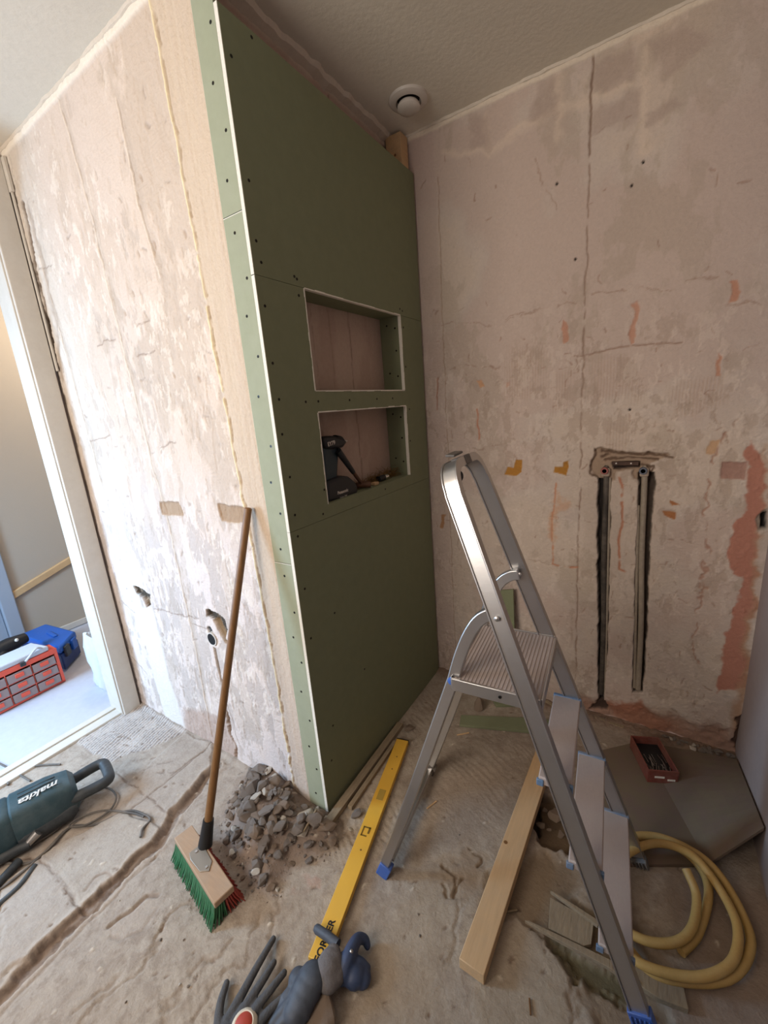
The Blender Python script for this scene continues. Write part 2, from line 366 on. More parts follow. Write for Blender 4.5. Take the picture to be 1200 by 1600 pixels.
# bright filler streaks near the ceiling
for pts in (((690, 245), (755, 235), (800, 212), (900, 160), (985, 130)), ((1008, 75), (1008, 240)), ((870, 110), (875, 210)), ((760, 180), (762, 240)), ((995, 60), (1050, 20))):
    s.line(PB(*pts), .012, (216, 196, 176), .55, .0012, soft=.014, warp=.06)
for pts in (((835, 120), (870, 115), (870, 190), (830, 190)), ((735, 180), (765, 175), (765, 235), (738, 235)), ((1010, 60), (1080, 30), (1110, 60), (1040, 130)), ((925, 100), (985, 80), (990, 120), (925, 140)), ((925, 170), (1000, 140), (1000, 180), (925, 215)), ((1015, 170), (1060, 150), (1060, 175), (1015, 190))):
    s.poly(PB(*pts), (168, 148, 136), .5, -.001, .012, .08)
# joints and cracks
s.line(PB((926, 84), (922, 200), (918, 330), (914, 480), (911, 560), (908, 700), (904, 880), (898, 1090)), .0022, (132, 106, 90), .85, -.003, brk=.36)
s.line(PB((926, 84), (922, 240)), .003, (120, 96, 80), .6, -.002)
s.line(PB((898, 556), (912, 555), (990, 540), (1065, 535)), .0022, (138, 108, 90), .8, -.003, brk=.3)
for pts in (((780, 500), (850, 480), (905, 465)), ((925, 215), (985, 180)), ((680, 505), (760, 512), (840, 485)), ((700, 575), (830, 570)), ((735, 700), (790, 695)), ((795, 870), (905, 886)), ((930, 455), (1120, 440)), ((1125, 480), (1190, 472)), ((1100, 620), (1130, 700)), ((930, 720), (1060, 712)), ((700, 880), (760, 885)), ((840, 250), (865, 330)), ((1080, 1060), (1130, 1080)), ((780, 1010), (850, 1020))):
    s.line(PB(*pts), .0014, (146, 118, 100), .65, -.002, warp=.06, brk=.42)
rs = random.Random(9)
for k in range(240):
    x = rs.uniform(0.02, WR); z = rs.uniform(.1, 1.65) if k % 5 else rs.uniform(1.5, 2.4); l_ = rs.uniform(.004, .03); a = rs.uniform(-.5, .5) + (PI / 2 if rs.random() < .55 else 0)
    s.line([(x, z), (x + math.cos(a) * l_, z + math.sin(a) * l_)], rs.uniform(.0006, .002), (142, 110, 92), .65, -.0025, warp=.05)
for q in ((870, 287), (899, 405), (1005, 253), (984, 640), (987, 290)):
    c = PB(q)[0]; s.line([c, c], .0045, (40, 32, 28), 1, -.006, soft=.0015, warp=0)
# comb marks
for q in (((860, 580), (895, 580), (895, 640), (862, 640)), ((950, 660), (985, 660), (985, 705), (950, 705)), ((920, 560), (1000, 560), (1000, 630), (920, 630)), ((1045, 600), (1130, 590), (1130, 640), (1045, 650)), ((790, 540), (850, 540), (850, 620), (790, 620))):
    m_ = s.poly(PB(*q), None, soft=.02, warp=.08); st = .5 + .5 * np.sin(2 * PI * U * 95 + 4 * fbm(U, V, 8, 3, 9)); s.h -= .0016 * m_ * st; s.mix(m_ * st * .25, (160, 130, 108))
fine = sst(.58, .61, fbm(U, V, 18, 5, 393, .65, 1.3, .8)) * sst(.4, .55, fbm(U, V, 3, 3, 398)) * sst(2.1, 1.5, V); s.mix(fine * .4, (164, 144, 128)); s.h -= .0014 * fine
fine = sst(.60, .62, fbm(U, V, 24, 5, 397, .65, 1.6, .8)) * sst(2.0, 1.5, V); s.mix(fine * .35, (214, 198, 184)); s.h += .0012 * fine
rough = sst(1.75, 1.4, V) * sst(.50, .58, fbm(U, V, 7, 5, 88)); s.h += rough * (fbm(U, V, 60, 3, 89) - .5) * .004
# brick showing through
BR = (184, 130, 104)
for q, c, a in ((((880, 500), (888, 505), (893, 530), (880, 535)), BR, .75), (((990, 475), (998, 470), (992, 535), (985, 540)), BR, .7), (((1140, 440), (1150, 435), (1146, 470), (1135, 475)), BR, .8), (((1125, 555), (1130, 560), (1128, 590), (1120, 590)), BR, .8), (((1105, 690), (1120, 690), (1115, 710), (1106, 708)), (190, 150, 112), .8), (((744, 592), (752, 590), (754, 600), (747, 602)), (200, 150, 110), .8), (((792, 500 + 95), (797, 592), (798, 600), (792, 604)), BR, .4), (((690, 805), (697, 805), (696, 828), (690, 826)), (170, 124, 86), .9)):
    s.poly(PB(*q), c, a, -.002, .003, .04)
for q in (((789, 741), (793, 729), (802, 731), (806, 719), (816, 719), (815, 737), (806, 743)), ((864, 738), (866, 729), (880, 730), (884, 722), (888, 728), (884, 744)), ((880, 722), (888, 720), (887, 730), (879, 731))):
    s.poly(PB(*q), (170, 118, 48), 1, -.003, .002, .012)
s.line(PB((868, 748), (865, 800), (862, 880), (880, 884), (903, 887)), .0035, (190, 126, 92), .8, -.002, brk=.4); s.poly(PB((866, 760), (880, 800), (876, 830), (866, 850)), (196, 146, 112), .5, 0, .015, .12)
s.line(PB((968, 745), (974, 760), (970, 830), (968, 890), (978, 894)), .004, (180, 112, 82), .8, -.002, brk=.35)
s.line(PB((745, 640), (748, 690)), .003, (184, 116, 86), .8, -.002, brk=.3); s.line(PB((684, 590), (684, 640)), .003, (150, 100, 80), .7, -.002, brk=.4)
for q in (((1036, 798), (1058, 800), (1054, 812), (1040, 806)), ((1046, 782), (1062, 788), (1050, 790), (1046, 786))): s.poly(PB(*q), (166, 108, 66), .95, -.002, .002, .02)
s.poly(PB((1128, 723), (1168, 722), (1164, 750), (1128, 748)), (158, 118, 104), .8, -.004, .003, .02, rim=.002)
s.line(PB((1122, 660), (1108, 760), (1098, 860), (1090, 980), (1082, 1040)), .003, (150, 104, 84), .6, -.003, brk=.45, warp=.08)
RD = (172, 112, 92)
s.poly(PB((1172, 690), (1196, 720), (1188, 830), (1176, 960), (1160, 1075), (1120, 1085), (1136, 990), (1150, 930), (1158, 900), (1140, 890), (1152, 810), (1166, 760)), RD, .88, -.001, .005, .07)
s.poly(PB((1190, 800), (1200, 700), (1175, 1000), (1152, 1150), (1140, 1140), (1170, 950)), (170, 132, 104), .8, 0, .012, .06)
s.poly(PB((945, 1095), (1010, 1100), (1015, 1120), (1060, 1145), (1010, 1165), (965, 1125)), (164, 100, 74), .85, 0, .02, .10)
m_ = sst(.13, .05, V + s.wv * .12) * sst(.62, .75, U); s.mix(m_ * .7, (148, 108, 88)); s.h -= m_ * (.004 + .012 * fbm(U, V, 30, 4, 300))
s.poly(PB((1150, 1120), (1163, 1110), (1158, 1190), (1148, 1180)), (74, 52, 42), .9, -.012, .004, .06)
# the chases with the two pipes and the torn plaster above them
DK = (64, 54, 46)
s.poly(PB((926, 706), (934, 700), (1048, 707), (1030, 718), (1015, 722), (1020, 740), (1012, 756), (990, 748), (988, 735), (964, 735), (960, 748), (945, 752), (930, 745), (923, 728)), (158, 134, 112), .9, -.010, .004, .03, rim=.002)
for l_ in (((940, 706), (975, 703), (1010, 706), (1052, 710)), ((928, 704), (924, 722), (926, 742), (934, 748)), ((945, 716), (985, 710), (1030, 716)), ((940, 712), (955, 708)), ((1008, 724), (1024, 726), (1016, 748))): s.line(PB(*l_), .0035, (96, 74, 58), .9, -.006, warp=.05)
s.poly(PB((955, 722), (1000, 721), (1000, 731), (958, 733)), (52, 38, 32), 1, -.02, .002, .01)
s.poly(PB((934, 748), (953, 748), (953, 850), (950, 950), (949, 1000), (943, 1095), (935, 1095), (934, 900)), (40, 34, 30), 1, -.028, .003, .018)
s.poly(PB((998, 738), (1024, 738), (1018, 830), (1013, 900), (1010, 1000), (1005, 1082), (990, 1082), (993, 900), (998, 800)), (74, 62, 52), 1, -.028, .003, .018)
s.poly(PB((930, 1092), (950, 1095), (952, 1112), (925, 1112)), (60, 44, 36), .9, -.014, .004, .06)
s.poly(PB((1180, 812), (1190, 798), (1199, 794), (1199, 828), (1186, 830)), (156, 144, 130), .9, -.008, .003, .01, rim=.003)
s.poly(PB((1190, 803), (1198, 800), (1197, 826), (1189, 826)), (22, 18, 16), 1, -.02, .002, .01)
m_ = sst(H - .026, H - .018, V + s.wv * .012); s.mix(m_ * .85, (222, 208, 188)); s.h += m_ * .006
s.h += (n3 - .5) * .0022 + (n2 - .5) * .0025
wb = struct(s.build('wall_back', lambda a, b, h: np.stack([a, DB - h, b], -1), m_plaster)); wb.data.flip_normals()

# ---- old wall behind the boarding (seen in the niches and above the boards)
us = np.linspace(0, DB, 160); vs = np.linspace(0, H, 380)
s = Surf(us, vs, (176, 152, 136), 3); U, V = s.U, s.V
s.mix(sst(.45, .6, fbm(U, V, 5, 5, 210, .6, 1.5, .6)) * .4, (196, 176, 160))
s.line([(.55, 0), (.555, H)], .002, (122, 100, 88), .8, -.003)
s.line([(.33, 1.0), (.335, 1.8)], .0015, (140, 116, 100), .6, -.002, brk=.4); s.line([(.43, 1.5), (.43, 1.85)], .0015, (140, 116, 100), .6, -.002)
s.h += (fbm(U, V, 30, 4, 230) - .5) * .002
m_ = sst(H - .03, H - .02, V + s.wv * .03); s.mix(m_ * .8, (200, 186, 170)); s.h += m_ * .006
wp = struct(s.build('wall_partition', lambda a, b, h: np.stack([XP + h, a, b], -1), m_plaster))
# ---- floor
us = np.concatenate([np.linspace(-1.40, 1.32, 640)]); vs = np.concatenate([np.linspace(-2.4, -1.0, 40)[:-1], np.linspace(-1.0, .99, 440)])
s = Surf(us, vs, (162, 148, 132), 4); U, V = s.U, s.V
def PF(*pp): return [(FL(a, b)[0], FL(a, b)[1]) for a, b in pp]
n1 = fbm(U, V, 3, 6, 310, .55); n2 = fbm(U, V, 11, 5, 320, .6); n3 = fbm(U, V, 45, 4, 330, .65)
s.mix(sst(.42, .6, n1) * .4, (176, 162, 144)); s.mix(sst(.52, .38, n2) * .35, (144, 128, 112))
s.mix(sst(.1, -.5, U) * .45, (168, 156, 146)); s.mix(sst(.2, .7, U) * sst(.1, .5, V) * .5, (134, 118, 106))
s.mix(sst(.56, .64, n3) * .35, (132, 116, 102)); s.mix(sst(.42, .34, n3) * .3, (184, 170, 154))
s.h += (n1 - .5) * .012 + (n2 - .5) * .006 + (n3 - .5) * .003
# swept ripples in the dust
rp = fbm(U, V, 4, 4, 340); st = .5 + .5 * np.sin(2 * PI * ((U * .5 + V * .9) * 42 + 5 * rp)); ms = sst(.5, .62, fbm(U, V, 3, 4, 345)) * sst(-.2, .1, U)
s.h += ms * st * .0016; s.mix(ms * st * .15, (200, 182, 158))
# long curved trowel lips
for pts in (((500, 1230), (560, 1330), (530, 1420)), ((300, 1600), (330, 1540), (390, 1490), (400, 1430)), ((232, 1500), (262, 1440), (330, 1400)), ((130, 1600), (190, 1530), (240, 1500), (262, 1440)), ((300, 1525), (318, 1495), (360, 1480)), ((255, 1600), (262, 1570), (280, 1550)), ((420, 1500), (430, 1430), (432, 1390)), ((700, 1500), (715, 1440), (712, 1380)), ((820, 1445), (880, 1490), (905, 1560), (915, 1600)), ((200, 1500), (170, 1540), (120, 1575))):
    m_ = s.line(PF(*pts), .004, (128, 108, 88), .6, 0, warp=.09, soft=.006); s.h -= m_ * .004
# slabs of the old screed at the left, oval patch
lf = PF((0, 1385), (70, 1340), (135, 1430), (0, 1530)); s.poly(lf, (172, 160, 148), .6, .010, .006, .03)
s.poly(PF((66, 1338), (190, 1268), (262, 1300), (215, 1345), (140, 1425)), (172, 160, 146), .5, .009, .005, .03)
s.poly(PF((240, 1190), (290, 1145), (330, 1165), (330, 1200), (270, 1275), (195, 1262)), (170, 158, 146), .5, .008, .006, .04)
for pts in (((62, 1342), (130, 1428)), ((190, 1215), (270, 1278)), ((190, 1275), (232, 1248), (330, 1165)), ((128, 1165), (205, 1228)), ((0, 1345), (60, 1342)), ((270, 1212), (300, 1188), (320, 1175))):
    s.line(PF(*pts), .0022, (112, 92, 78), .8, -.004, warp=.02, brk=.3)
s.poly(PF((170, 1446), (174, 1462), (192, 1468), (222, 1454), (242, 1420), (244, 1402), (230, 1399), (200, 1425)), (176, 162, 148), .5, -.001, .006, .02)
s.line(PF((170, 1448), (200, 1425), (230, 1397), (246, 1400)), .0045, (124, 106, 92), .7, -.008, soft=.005, warp=.02)
s.line(PF((174, 1462), (192, 1470), (222, 1456), (243, 1420)), .003, (140, 122, 106), .5, -.003, soft=.005, warp=.02)
s.line(PF((135, 1394), (150, 1375), (168, 1366), (180, 1375)), .003, (132, 112, 96), .7, -.003)
# the long trench
tr = PF((-60, 1610), (0, 1560), (60, 1498), (130, 1430), (175, 1385), (205, 1352), (245, 1320), (275, 1270), (310, 1232), (338, 1198))
s.line(tr, .036, (196, 176, 156), .35, .003, soft=.012, warp=.05)
td = segdist(U + s.wu * .03, V + s.wv * .03, tr) + (n3 - .5) * .014 + (n2 - .5) * .022
s.mix(sst(.030, .012, td) * .75, (128, 110, 96)); s.h -= sst(.028, .008, td) * .020; s.mix(sst(.5, .62, n3) * sst(.03, .015, td) * .6, (104, 86, 74))
s.line([(x_ - .016, y_ + .016) for x_, y_ in tr], .004, (104, 86, 74), .7, -.005, soft=.005, warp=.04)
s.line([(x_ + .045, y_ - .035) for x_, y_ in tr[:8]], .0025, (136, 118, 102), .6, -.003, soft=.004, warp=.03)
# tile-glue ridges next to the doorway
m_ = s.poly(PF((118, 1160), (198, 1112), (222, 1100), (292, 1142), (240, 1165), (178, 1188), (150, 1180)), (206, 200, 196), .75, .003, .01, .05)
st = .5 + .5 * np.sin(2 * PI * ((U + V * .25) * 62 + 1.5 * n2)); s.h += m_ * (st - .5) * .008; s.mix(m_ * sst(.45, .15, st) * .7 * sst(.4, .52, n2), (112, 104, 100))
for k in range(14):
    x, y = -1.25 + .04 * k, -.2 + .02 * math.sin(k * 3); s.line([(x, y), (x + .02, y + .02)], .004, (130, 114, 102), .6, -.003, warp=.06)
# broken-out hole beside the timber, soil and cavities
hp = PF((838, 1215), (848, 1238), (880, 1262), (915, 1290), (905, 1330), (870, 1325), (842, 1308), (832, 1285))
s.poly(hp, (106, 86, 64), .9, -.035, .008, .08)
s.poly(PF((828, 1250), (846, 1245), (850, 1275), (838, 1302), (830, 1290)), (58, 46, 36), .9, -.02, .008, .05)
s.poly(PF((730, 1320), (765, 1340), (750, 1395), (700, 1400), (690, 1350)), (150, 130, 108), .7, -.003, .02, .1)
for pts in (((732, 1322), (752, 1340), (745, 1350)), ((695, 1352), (712, 1370), (705, 1400), (722, 1370)), ((690, 1380), (697, 1400))): s.line(PF(*pts), .0035, (110, 90, 70), .8, -.006, warp=.05)
s.poly(PF((770, 1360), (840, 1330), (900, 1350), (900, 1400), (1000, 1440), (1060, 1600), (960, 1640), (880, 1480), (800, 1430), (760, 1420)), (128, 108, 84), .65, -.010, .02, .10)
s.poly(PF((850, 1462), (900, 1478), (1000, 1560), (1010, 1600), (960, 1570), (880, 1500)), (92, 84, 56), .75, -.016, .012, .09)
s.poly(PF((780, 1440), (850, 1480), (890, 1530), (900, 1640), (760, 1640), (740, 1540)), (166, 150, 128), .6, .002, .02, .04)
s.poly(PF((1060, 1370), (1200, 1400), (1250, 1640), (1090, 1640), (1060, 1560)), (138, 116, 100), .6, -.003, .03, .06)
# lighter sweep at the right end of the level and by the ladder
s.poly(PF((690, 1200), (800, 1190), (780, 1290), (690, 1330), (640, 1330)), (164, 146, 128), .5, 0, .04, .08)
s.poly(PF((545, 1480), (700, 1340), (700, 1600), (560, 1600)), (172, 154, 130), .45, 0, .05, .08)
# heap of rubble: relief under the stones
pile = PF((392, 1208), (450, 1200), (492, 1262), (520, 1280), (528, 1310), (500, 1335), (452, 1350), (425, 1392), (395, 1385), (356, 1318), (360, 1262))
d = polydist(U, V, pile); hm = sst(.03, -.13, d); s.h += hm * .075 + hm * (n2 - .5) * .06; s.mix(sst(.04, -.01, d + s.wu * .05) * .75, (128, 110, 98))
s.poly(PF((468, 1385), (490, 1380), (492, 1412), (470, 1410)), (178, 136, 118), .45, 0, .02, .2)
# dirt strip along the foot of the back wall and the green boarding
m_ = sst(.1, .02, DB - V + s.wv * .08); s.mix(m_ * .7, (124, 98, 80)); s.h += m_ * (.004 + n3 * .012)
m_ = sst(.05, .01, U) * sst(-.05, .0, V) * sst(-.02, 0, U); s.h += m_ * .004
m_ = sst(-.05, -.015, V) * sst(-.1, -.2, U) * sst(.0, .06, -V + .05); s.h += sst(-.03, -.005, V) * sst(0, -.1, U) * .012 * n2
rs = random.Random(3)
for k in range(520):
    x, y = rs.uniform(-1.2, 1.25), rs.uniform(-.85, .9); r = rs.uniform(.001, .005)
    s.line([(x, y), (x + rs.uniform(-.006, .006), y + rs.uniform(-.006, .006))], r, (120, 100, 84) if k % 3 else (208, 194, 174), .7, (-.003 if k % 3 else .003), warp=.05, soft=.002)
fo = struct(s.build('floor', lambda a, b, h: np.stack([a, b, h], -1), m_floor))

# ---- the remaining shell
def slab(name, lo, hi, m, k='structure'):
    o = MB().box(lo, hi).build(name, m); o['kind'] = k; return o
slab('added_shade_wall', (.17, -1.27, -.02), (WR, -1.17, 1.16), m_smooth)  # unseen half wall, added to keep window light off the right floor
slab('ceiling', (XD - .12, -2.5, H), (WR + .1, DB + .12, H + .1), m_ceil)
slab('wall_right', (WR, -2.5, -.05), (WR + .1, DB + .12, H), m_smooth)
mf = MB().box((XD - .1, -2.5, -.05), (-.55, -2.4, H)).box((.85, -2.5, -.05), (WR, -2.4, H)).box((-.55, -2.5, -.05), (.85, -2.4, 1.15)).box((-.55, -2.5, 2.35), (.85, -2.4, H))
struct(mf.build('wall_front', m_smooth))
mf = MB().box((-.55, -2.47, 1.15), (-.50, -2.42, 2.35)).box((.80, -2.47, 1.15), (.85, -2.42, 2.35)).box((-.50, -2.47, 1.15), (.80, -2.42, 1.20)).box((-.50, -2.47, 2.30), (.80, -2.42, 2.35))
struct(mf.build('window_1', m_white))
# wall with the doorway: opening from y -1.00 to -0.09
YA, YB = -1.30, -0.075
mf = MB().box((XD - .10, -2.4, -.02), (XD, YA, H)).box((XD - .10, YB, -.02), (XD, 0.0, H)).box((XD - .10, YA, 2.27), (XD, YB, H)).box((XD - .10, 0.0, -.02), (XD - .002, 1.3, H))
struct(mf.build('wall_door', m_smooth))
dr = bpy.data.objects.new('door_1', None); C.objects.link(dr); dr.location = (XD, -.5, 0); struct(dr)
mb = MB().box((XD - .115, YB - .022, 0), (XD + .012, YB + .0, 2.27)).box((XD - .115, YA, 0), (XD + .012, YA + .022, 2.27)).box((XD - .115, YA, 2.25), (XD + .012, YB, 2.27))
mb.build('door_lining', m_white, dr, bevel=.002)
mb = MB().box((XD + .0, YB - .016, 0), (XD + .028, -.012, H - .02)).box((XD, YA - .055, 0), (XD + .028, YA + .016, H - .02))
mb.build('architrave', m_white, dr, bevel=.003)
# strip of torn board left between the architrave and the wall
pts = [(30, 232), (30, 308), (26, 310), (30, 330), (48, 380), (66, 470), (72, 478), (88, 570), (88, 588), (83, 585)]
mb = MB().box((XD + .028, -.010, 1.72), (XD + .040, -.002, 2.5)).box((XD + .028, -.014, 2.40), (XD + .052, -.002, 2.52)); mb.build('torn_lath', m_white, dr, bevel=.002)
mb = MB().box((XD - .11, YA, -.01), (XD + .0, YB, .012)).box((XD - .10, YA, .012), (XD - .06, YB, .020)); mb.build('threshold', m_white, dr, bevel=.003)
# ceiling-line leftovers of the old cornice
m_fil = mat('old_filler', (206, 194, 178), .9, bump=.4, var=.06)
mb = bead(MB(), (XP + .02, DB + .004, H + .001), (WR, DB + .004, H + .001), (0, -1, 0), .020, .018, 3); struct(mb.build('trim_1', m_fil, smooth=False))
mb = bead(MB(), (XD + .02, .004, H + .001), (-.09, .004, H + .001), (0, -1, 0), .018, .020, 7); struct(mb.build('trim_2', m_fil))
mb = bead(MB(), (XP - .002, .013, H + .001), (XP - .002, DB, H + .001), (1, 0, 0), .050, .030, 12); struct(mb.build('trim_3', m_fil))
# the hallway
slab('floor_hallway', (-4.2, -2.6, -.1), (XD - .0, 1.6, -.004), m_hallfloor)
mf = MB().box((-2.85, -.05, -.05), (-2.75, 1.6, 2.36)); struct(mf.build('wall_hallway', m_hallwall))
slab('wall_hallway_end', (-4.2, 1.5, -.05), (XD - .1, 1.6, H), m_hallwall)
slab('wall_hallway_left', (-4.3, -2.6, -.05), (-4.2, 1.6, H), m_hallwall)
slab('ceiling_hallway', (-4.3, -2.6, H), (XD - .12, 1.6, H + .1), m_ceil)
mb = MB().box((-2.75, -.0, 0), (-2.735, 1.5, .045)); struct(mb.build('baseboard_hallway', m_white, bevel=.003))
m_hw = mat('pale_wood', (196, 162, 118), .6, bump=.1, scale=10, var=.1)
# sloping wooden moulding on the hallway wall
a, b = XX(14, 934, -2.745), XX(140, 856, -2.745); dd = (b - a).normalized(); b = a + dd * 1.3
mb = MB().bar([a, b], (1, 0, 0), .03, .05); struct(mb.build('trim_4', m_hw, bevel=.006))
# grey frame at the near end of the hallway wall
m_gf = mat('grey_blue_paint', (158, 166, 176), .5)
mb = MB().box((-2.88, -.13, 0), (-2.72, -.05, H)).box((-2.90, -.19, 0), (-2.76, -.13, H)); o = mb.build('door_2', m_gf, bevel=.006); struct(o)

# ================================================================ green boarding
TK = 0.0125; HB = 2.405; Y1, Y2 = 0.193, 0.779; ZA, ZB, ZC, ZD = 1.8245, 1.5236, 1.4544, 1.1476
def screws(pts, axis, parent):
    for c in pts:
        MB().lathe([(.0042, 0), (.0042, .0006), (.0015, .0003)], c, axis, 8).build('screw', m_screw, parent)
def sheet_face(name, lo, hi, m, parent): return MB().box(lo, hi).build(name, m, parent)
# upper sheet
t = thing('plasterboard', (0, .5, ZA), 'big blank green plasterboard above the two niches, reaching almost to the ceiling', 'plasterboard', None)
sheet_face('board_face', (-TK, .0008, ZA + .0012), (0, DB - .012, HB), m_green, t)
sheet_face('cut_edge', (-TK, -.0009, ZA + .0012), (-.0006, .0008, HB), m_core, t)
screws([(0, y, z) for y, z in ((.022, 2.31), (.025, 2.05), (.022, 1.91), (.03, 1.86), (.155, 1.85), (.165, 1.845), (.78, 1.85), (.8, 1.845), (.10, 2.39))], (1, 0, 0), t)
# middle sheet with the two openings
t = thing('plasterboard', (0, .5, ZD - .08), 'green plasterboard panel cut out around the two niches', 'plasterboard', None)
ZL = 1.10
mb = MB()
e = .0012
mb.box((-TK, .0008, ZL + e), (0, Y1, ZA)); mb.box((-TK, Y2, ZL + e), (0, DB - .012, ZA)); mb.box((-TK, Y1, ZL + e), (0, Y2, ZD)); mb.box((-TK, Y1, ZC), (0, Y2, ZB))
mb.build('board_face', m_green, t)
mb = MB(); g = .0035                # bare gypsum showing round the openings and on the corner
for z0, z1 in ((ZB, ZA), (ZD, ZC)):
    for k in range(12):
        f0, f1 = k / 12, (k + 1) / 12; q = lambda: g * rs.uniform(.7, 1.6)
        for yy, sg in ((Y1 + .0007, -1), (Y2 - .0007, 1)): w_ = q(); mb.box((-TK, min(yy, yy + sg * w_), z0 + (z1 - z0) * f0), (.0007, max(yy, yy + sg * w_), z0 + (z1 - z0) * f1))
        for zz, sg in ((z0 + .0007, -1), (z1 - .0007, 1)):
            if zz < ZD + .01: continue
            w_ = q(); mb.box((-TK, Y1 + (Y2 - Y1) * f0, min(zz, zz + sg * w_)), (.0007, Y1 + (Y2 - Y1) * f1, max(zz, zz + sg * w_)))
mb.box((-TK, -.0009, ZL + e), (-.0006, .0008, ZA - .001)); mb.build('cut_edge', m_core, t)
screws([(0, y, z) for y, z in ((.022, 1.75), (.022, 1.60), (.028, 1.50), (.022, 1.40), (.03, 1.27), (.03, 1.15), (.165, 1.80), (.14, 1.49), (.20, 1.49), (.37, 1.49), (.55, 1.49), (.67, 1.49), (.80, 1.78), (.80, 1.62), (.81, 1.44), (.80, 1.30), (.18, 1.20), (.16, 1.12), (.56, 1.125))], (1, 0, 0), t)
# linings of the niches
for z0, z1 in ((ZB, ZA), (ZD, ZC)):
    mb = MB().box((XP + .001, Y2 + .001, z0 - .012), (-TK, Y2 + .0135, z1 + .012)); lo = mb.build('niche_side', m_green, t); lo['label'] = 'green side board'
    mb = MB().box((XP + .001, Y1 - .0135, z0 - .012), (-TK, Y1 - .001, z1 + .012)); mb.build('niche_side', m_green, t)
    mb = MB().box((XP + .001, Y1, z0 - .0135), (-TK, Y2, z0 - .0005)); mb.build('niche_shelf', m_green, t)
    mb = MB().box((XP + .001, Y1, z1 + .0005), (-TK, Y2, z1 + .0135)); mb.build('niche_top', m_green, t)
    screws([(-.03, Y2 + .001, z0 + (z1 - z0) * f) for f in (.2, .55, .85)] + [(-.07, Y2 + .001, z0 + (z1 - z0) * f) for f in (.25, .9)], (0, -1, 0), t)
# lower sheet
t = thing('plasterboard', (0, .5, 0), 'blank green plasterboard below the niches standing on the floor', 'plasterboard', None)
sheet_face('board_face', (-TK, .0008, .006), (0, DB - .012, ZL), m_green, t)
sheet_face('cut_edge', (-TK, -.0009, .006), (-.0006, .0008, ZL), m_core, t)
screws([(0, y, z) for y, z in ((.03, 1.08), (.03, .90), (.028, .72), (.3, .43), (.08, .33), (.05, .2), (.16, .75))], (1, 0, 0), t)
# narrow strips on the left-facing return
ZS = [(1.98, H - .004, 'topmost narrow green plasterboard strip beside the left wall, touching the ceiling'), (0.995, 1.978, 'middle narrow green plasterboard strip of the three beside the left wall'), (.01, 0.993, 'lowest narrow green plasterboard strip beside the left wall, down to the floor')]
for z0, z1, lb in ZS:
    t = thing('plasterboard_strip', (-.05, .006, z0), lb, 'plasterboard', None)
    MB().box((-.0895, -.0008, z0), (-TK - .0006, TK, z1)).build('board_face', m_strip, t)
    MB().box((-.0900, -.0006, z0), (-.0893, .006, z1)).build('cut_edge', m_core, t)
    MB().box((-.0893, -.0010, z1 - .0018), (-TK - .001, -.0003, z1)).build('cut_edge', m_core, t)
    n = int((z1 - z0) / .12)
    screws([(-.030 if k % 2 else -.052, -.0008, z0 + .06 + k * (z1 - z0 - .1) / n + rs.uniform(-.02, .02)) for k in range(n + 1)], (0, -1, 0), t)
# stud end above the boards at the back corner
a = YY(603, 215, .93)
mb = MB().box((-.092, DB - .07, HB - .12), (-.020, DB - .012, H - .010)); o = mb.build('timber_stud', m_pine, bevel=.002)
tag(o, 'top end of a pale timber stud in the corner between green board and ceiling', 'timber')
MB().lathe([(.005, 0), (.005, .001)], (-.05, DB - .07, 2.465), (0, -1, 0), 8).build('knot', m_broomstick, o)
# air valve in the ceiling
m_valve = mat('white_enamel', (204, 196, 186), .4, var=.02)
vc = Vector((.085, .79, H))
t = thing('air_valve', vc, 'round white air valve in the ceiling near the back corner', 'vent')
MB().lathe([(.040, .0), (.044, -.001), (.047, -.014), (.060, -.014), (.070, -.008), (.072, 0)], vc, (0, 0, 1), 40).build('rim', m_valve, t, smooth=True)
MB().lathe([(.0, -.0005), (.046, -.0006)], vc, (0, 0, 1), 40).build('throat_shade', mat('throat_shade_paint', (40, 34, 28), .9), t)  # flat dark disc, the shade of the valve opening put into colour
MB().lathe([(.006, 0), (.006, -.012), (.036, -.014), (.042, -.022), (.042, -.030), (.036, -.036), (.014, -.039), (.0, -.039)], vc, (0, 0, 1), 40).build('disc', m_valve, t, smooth=True)
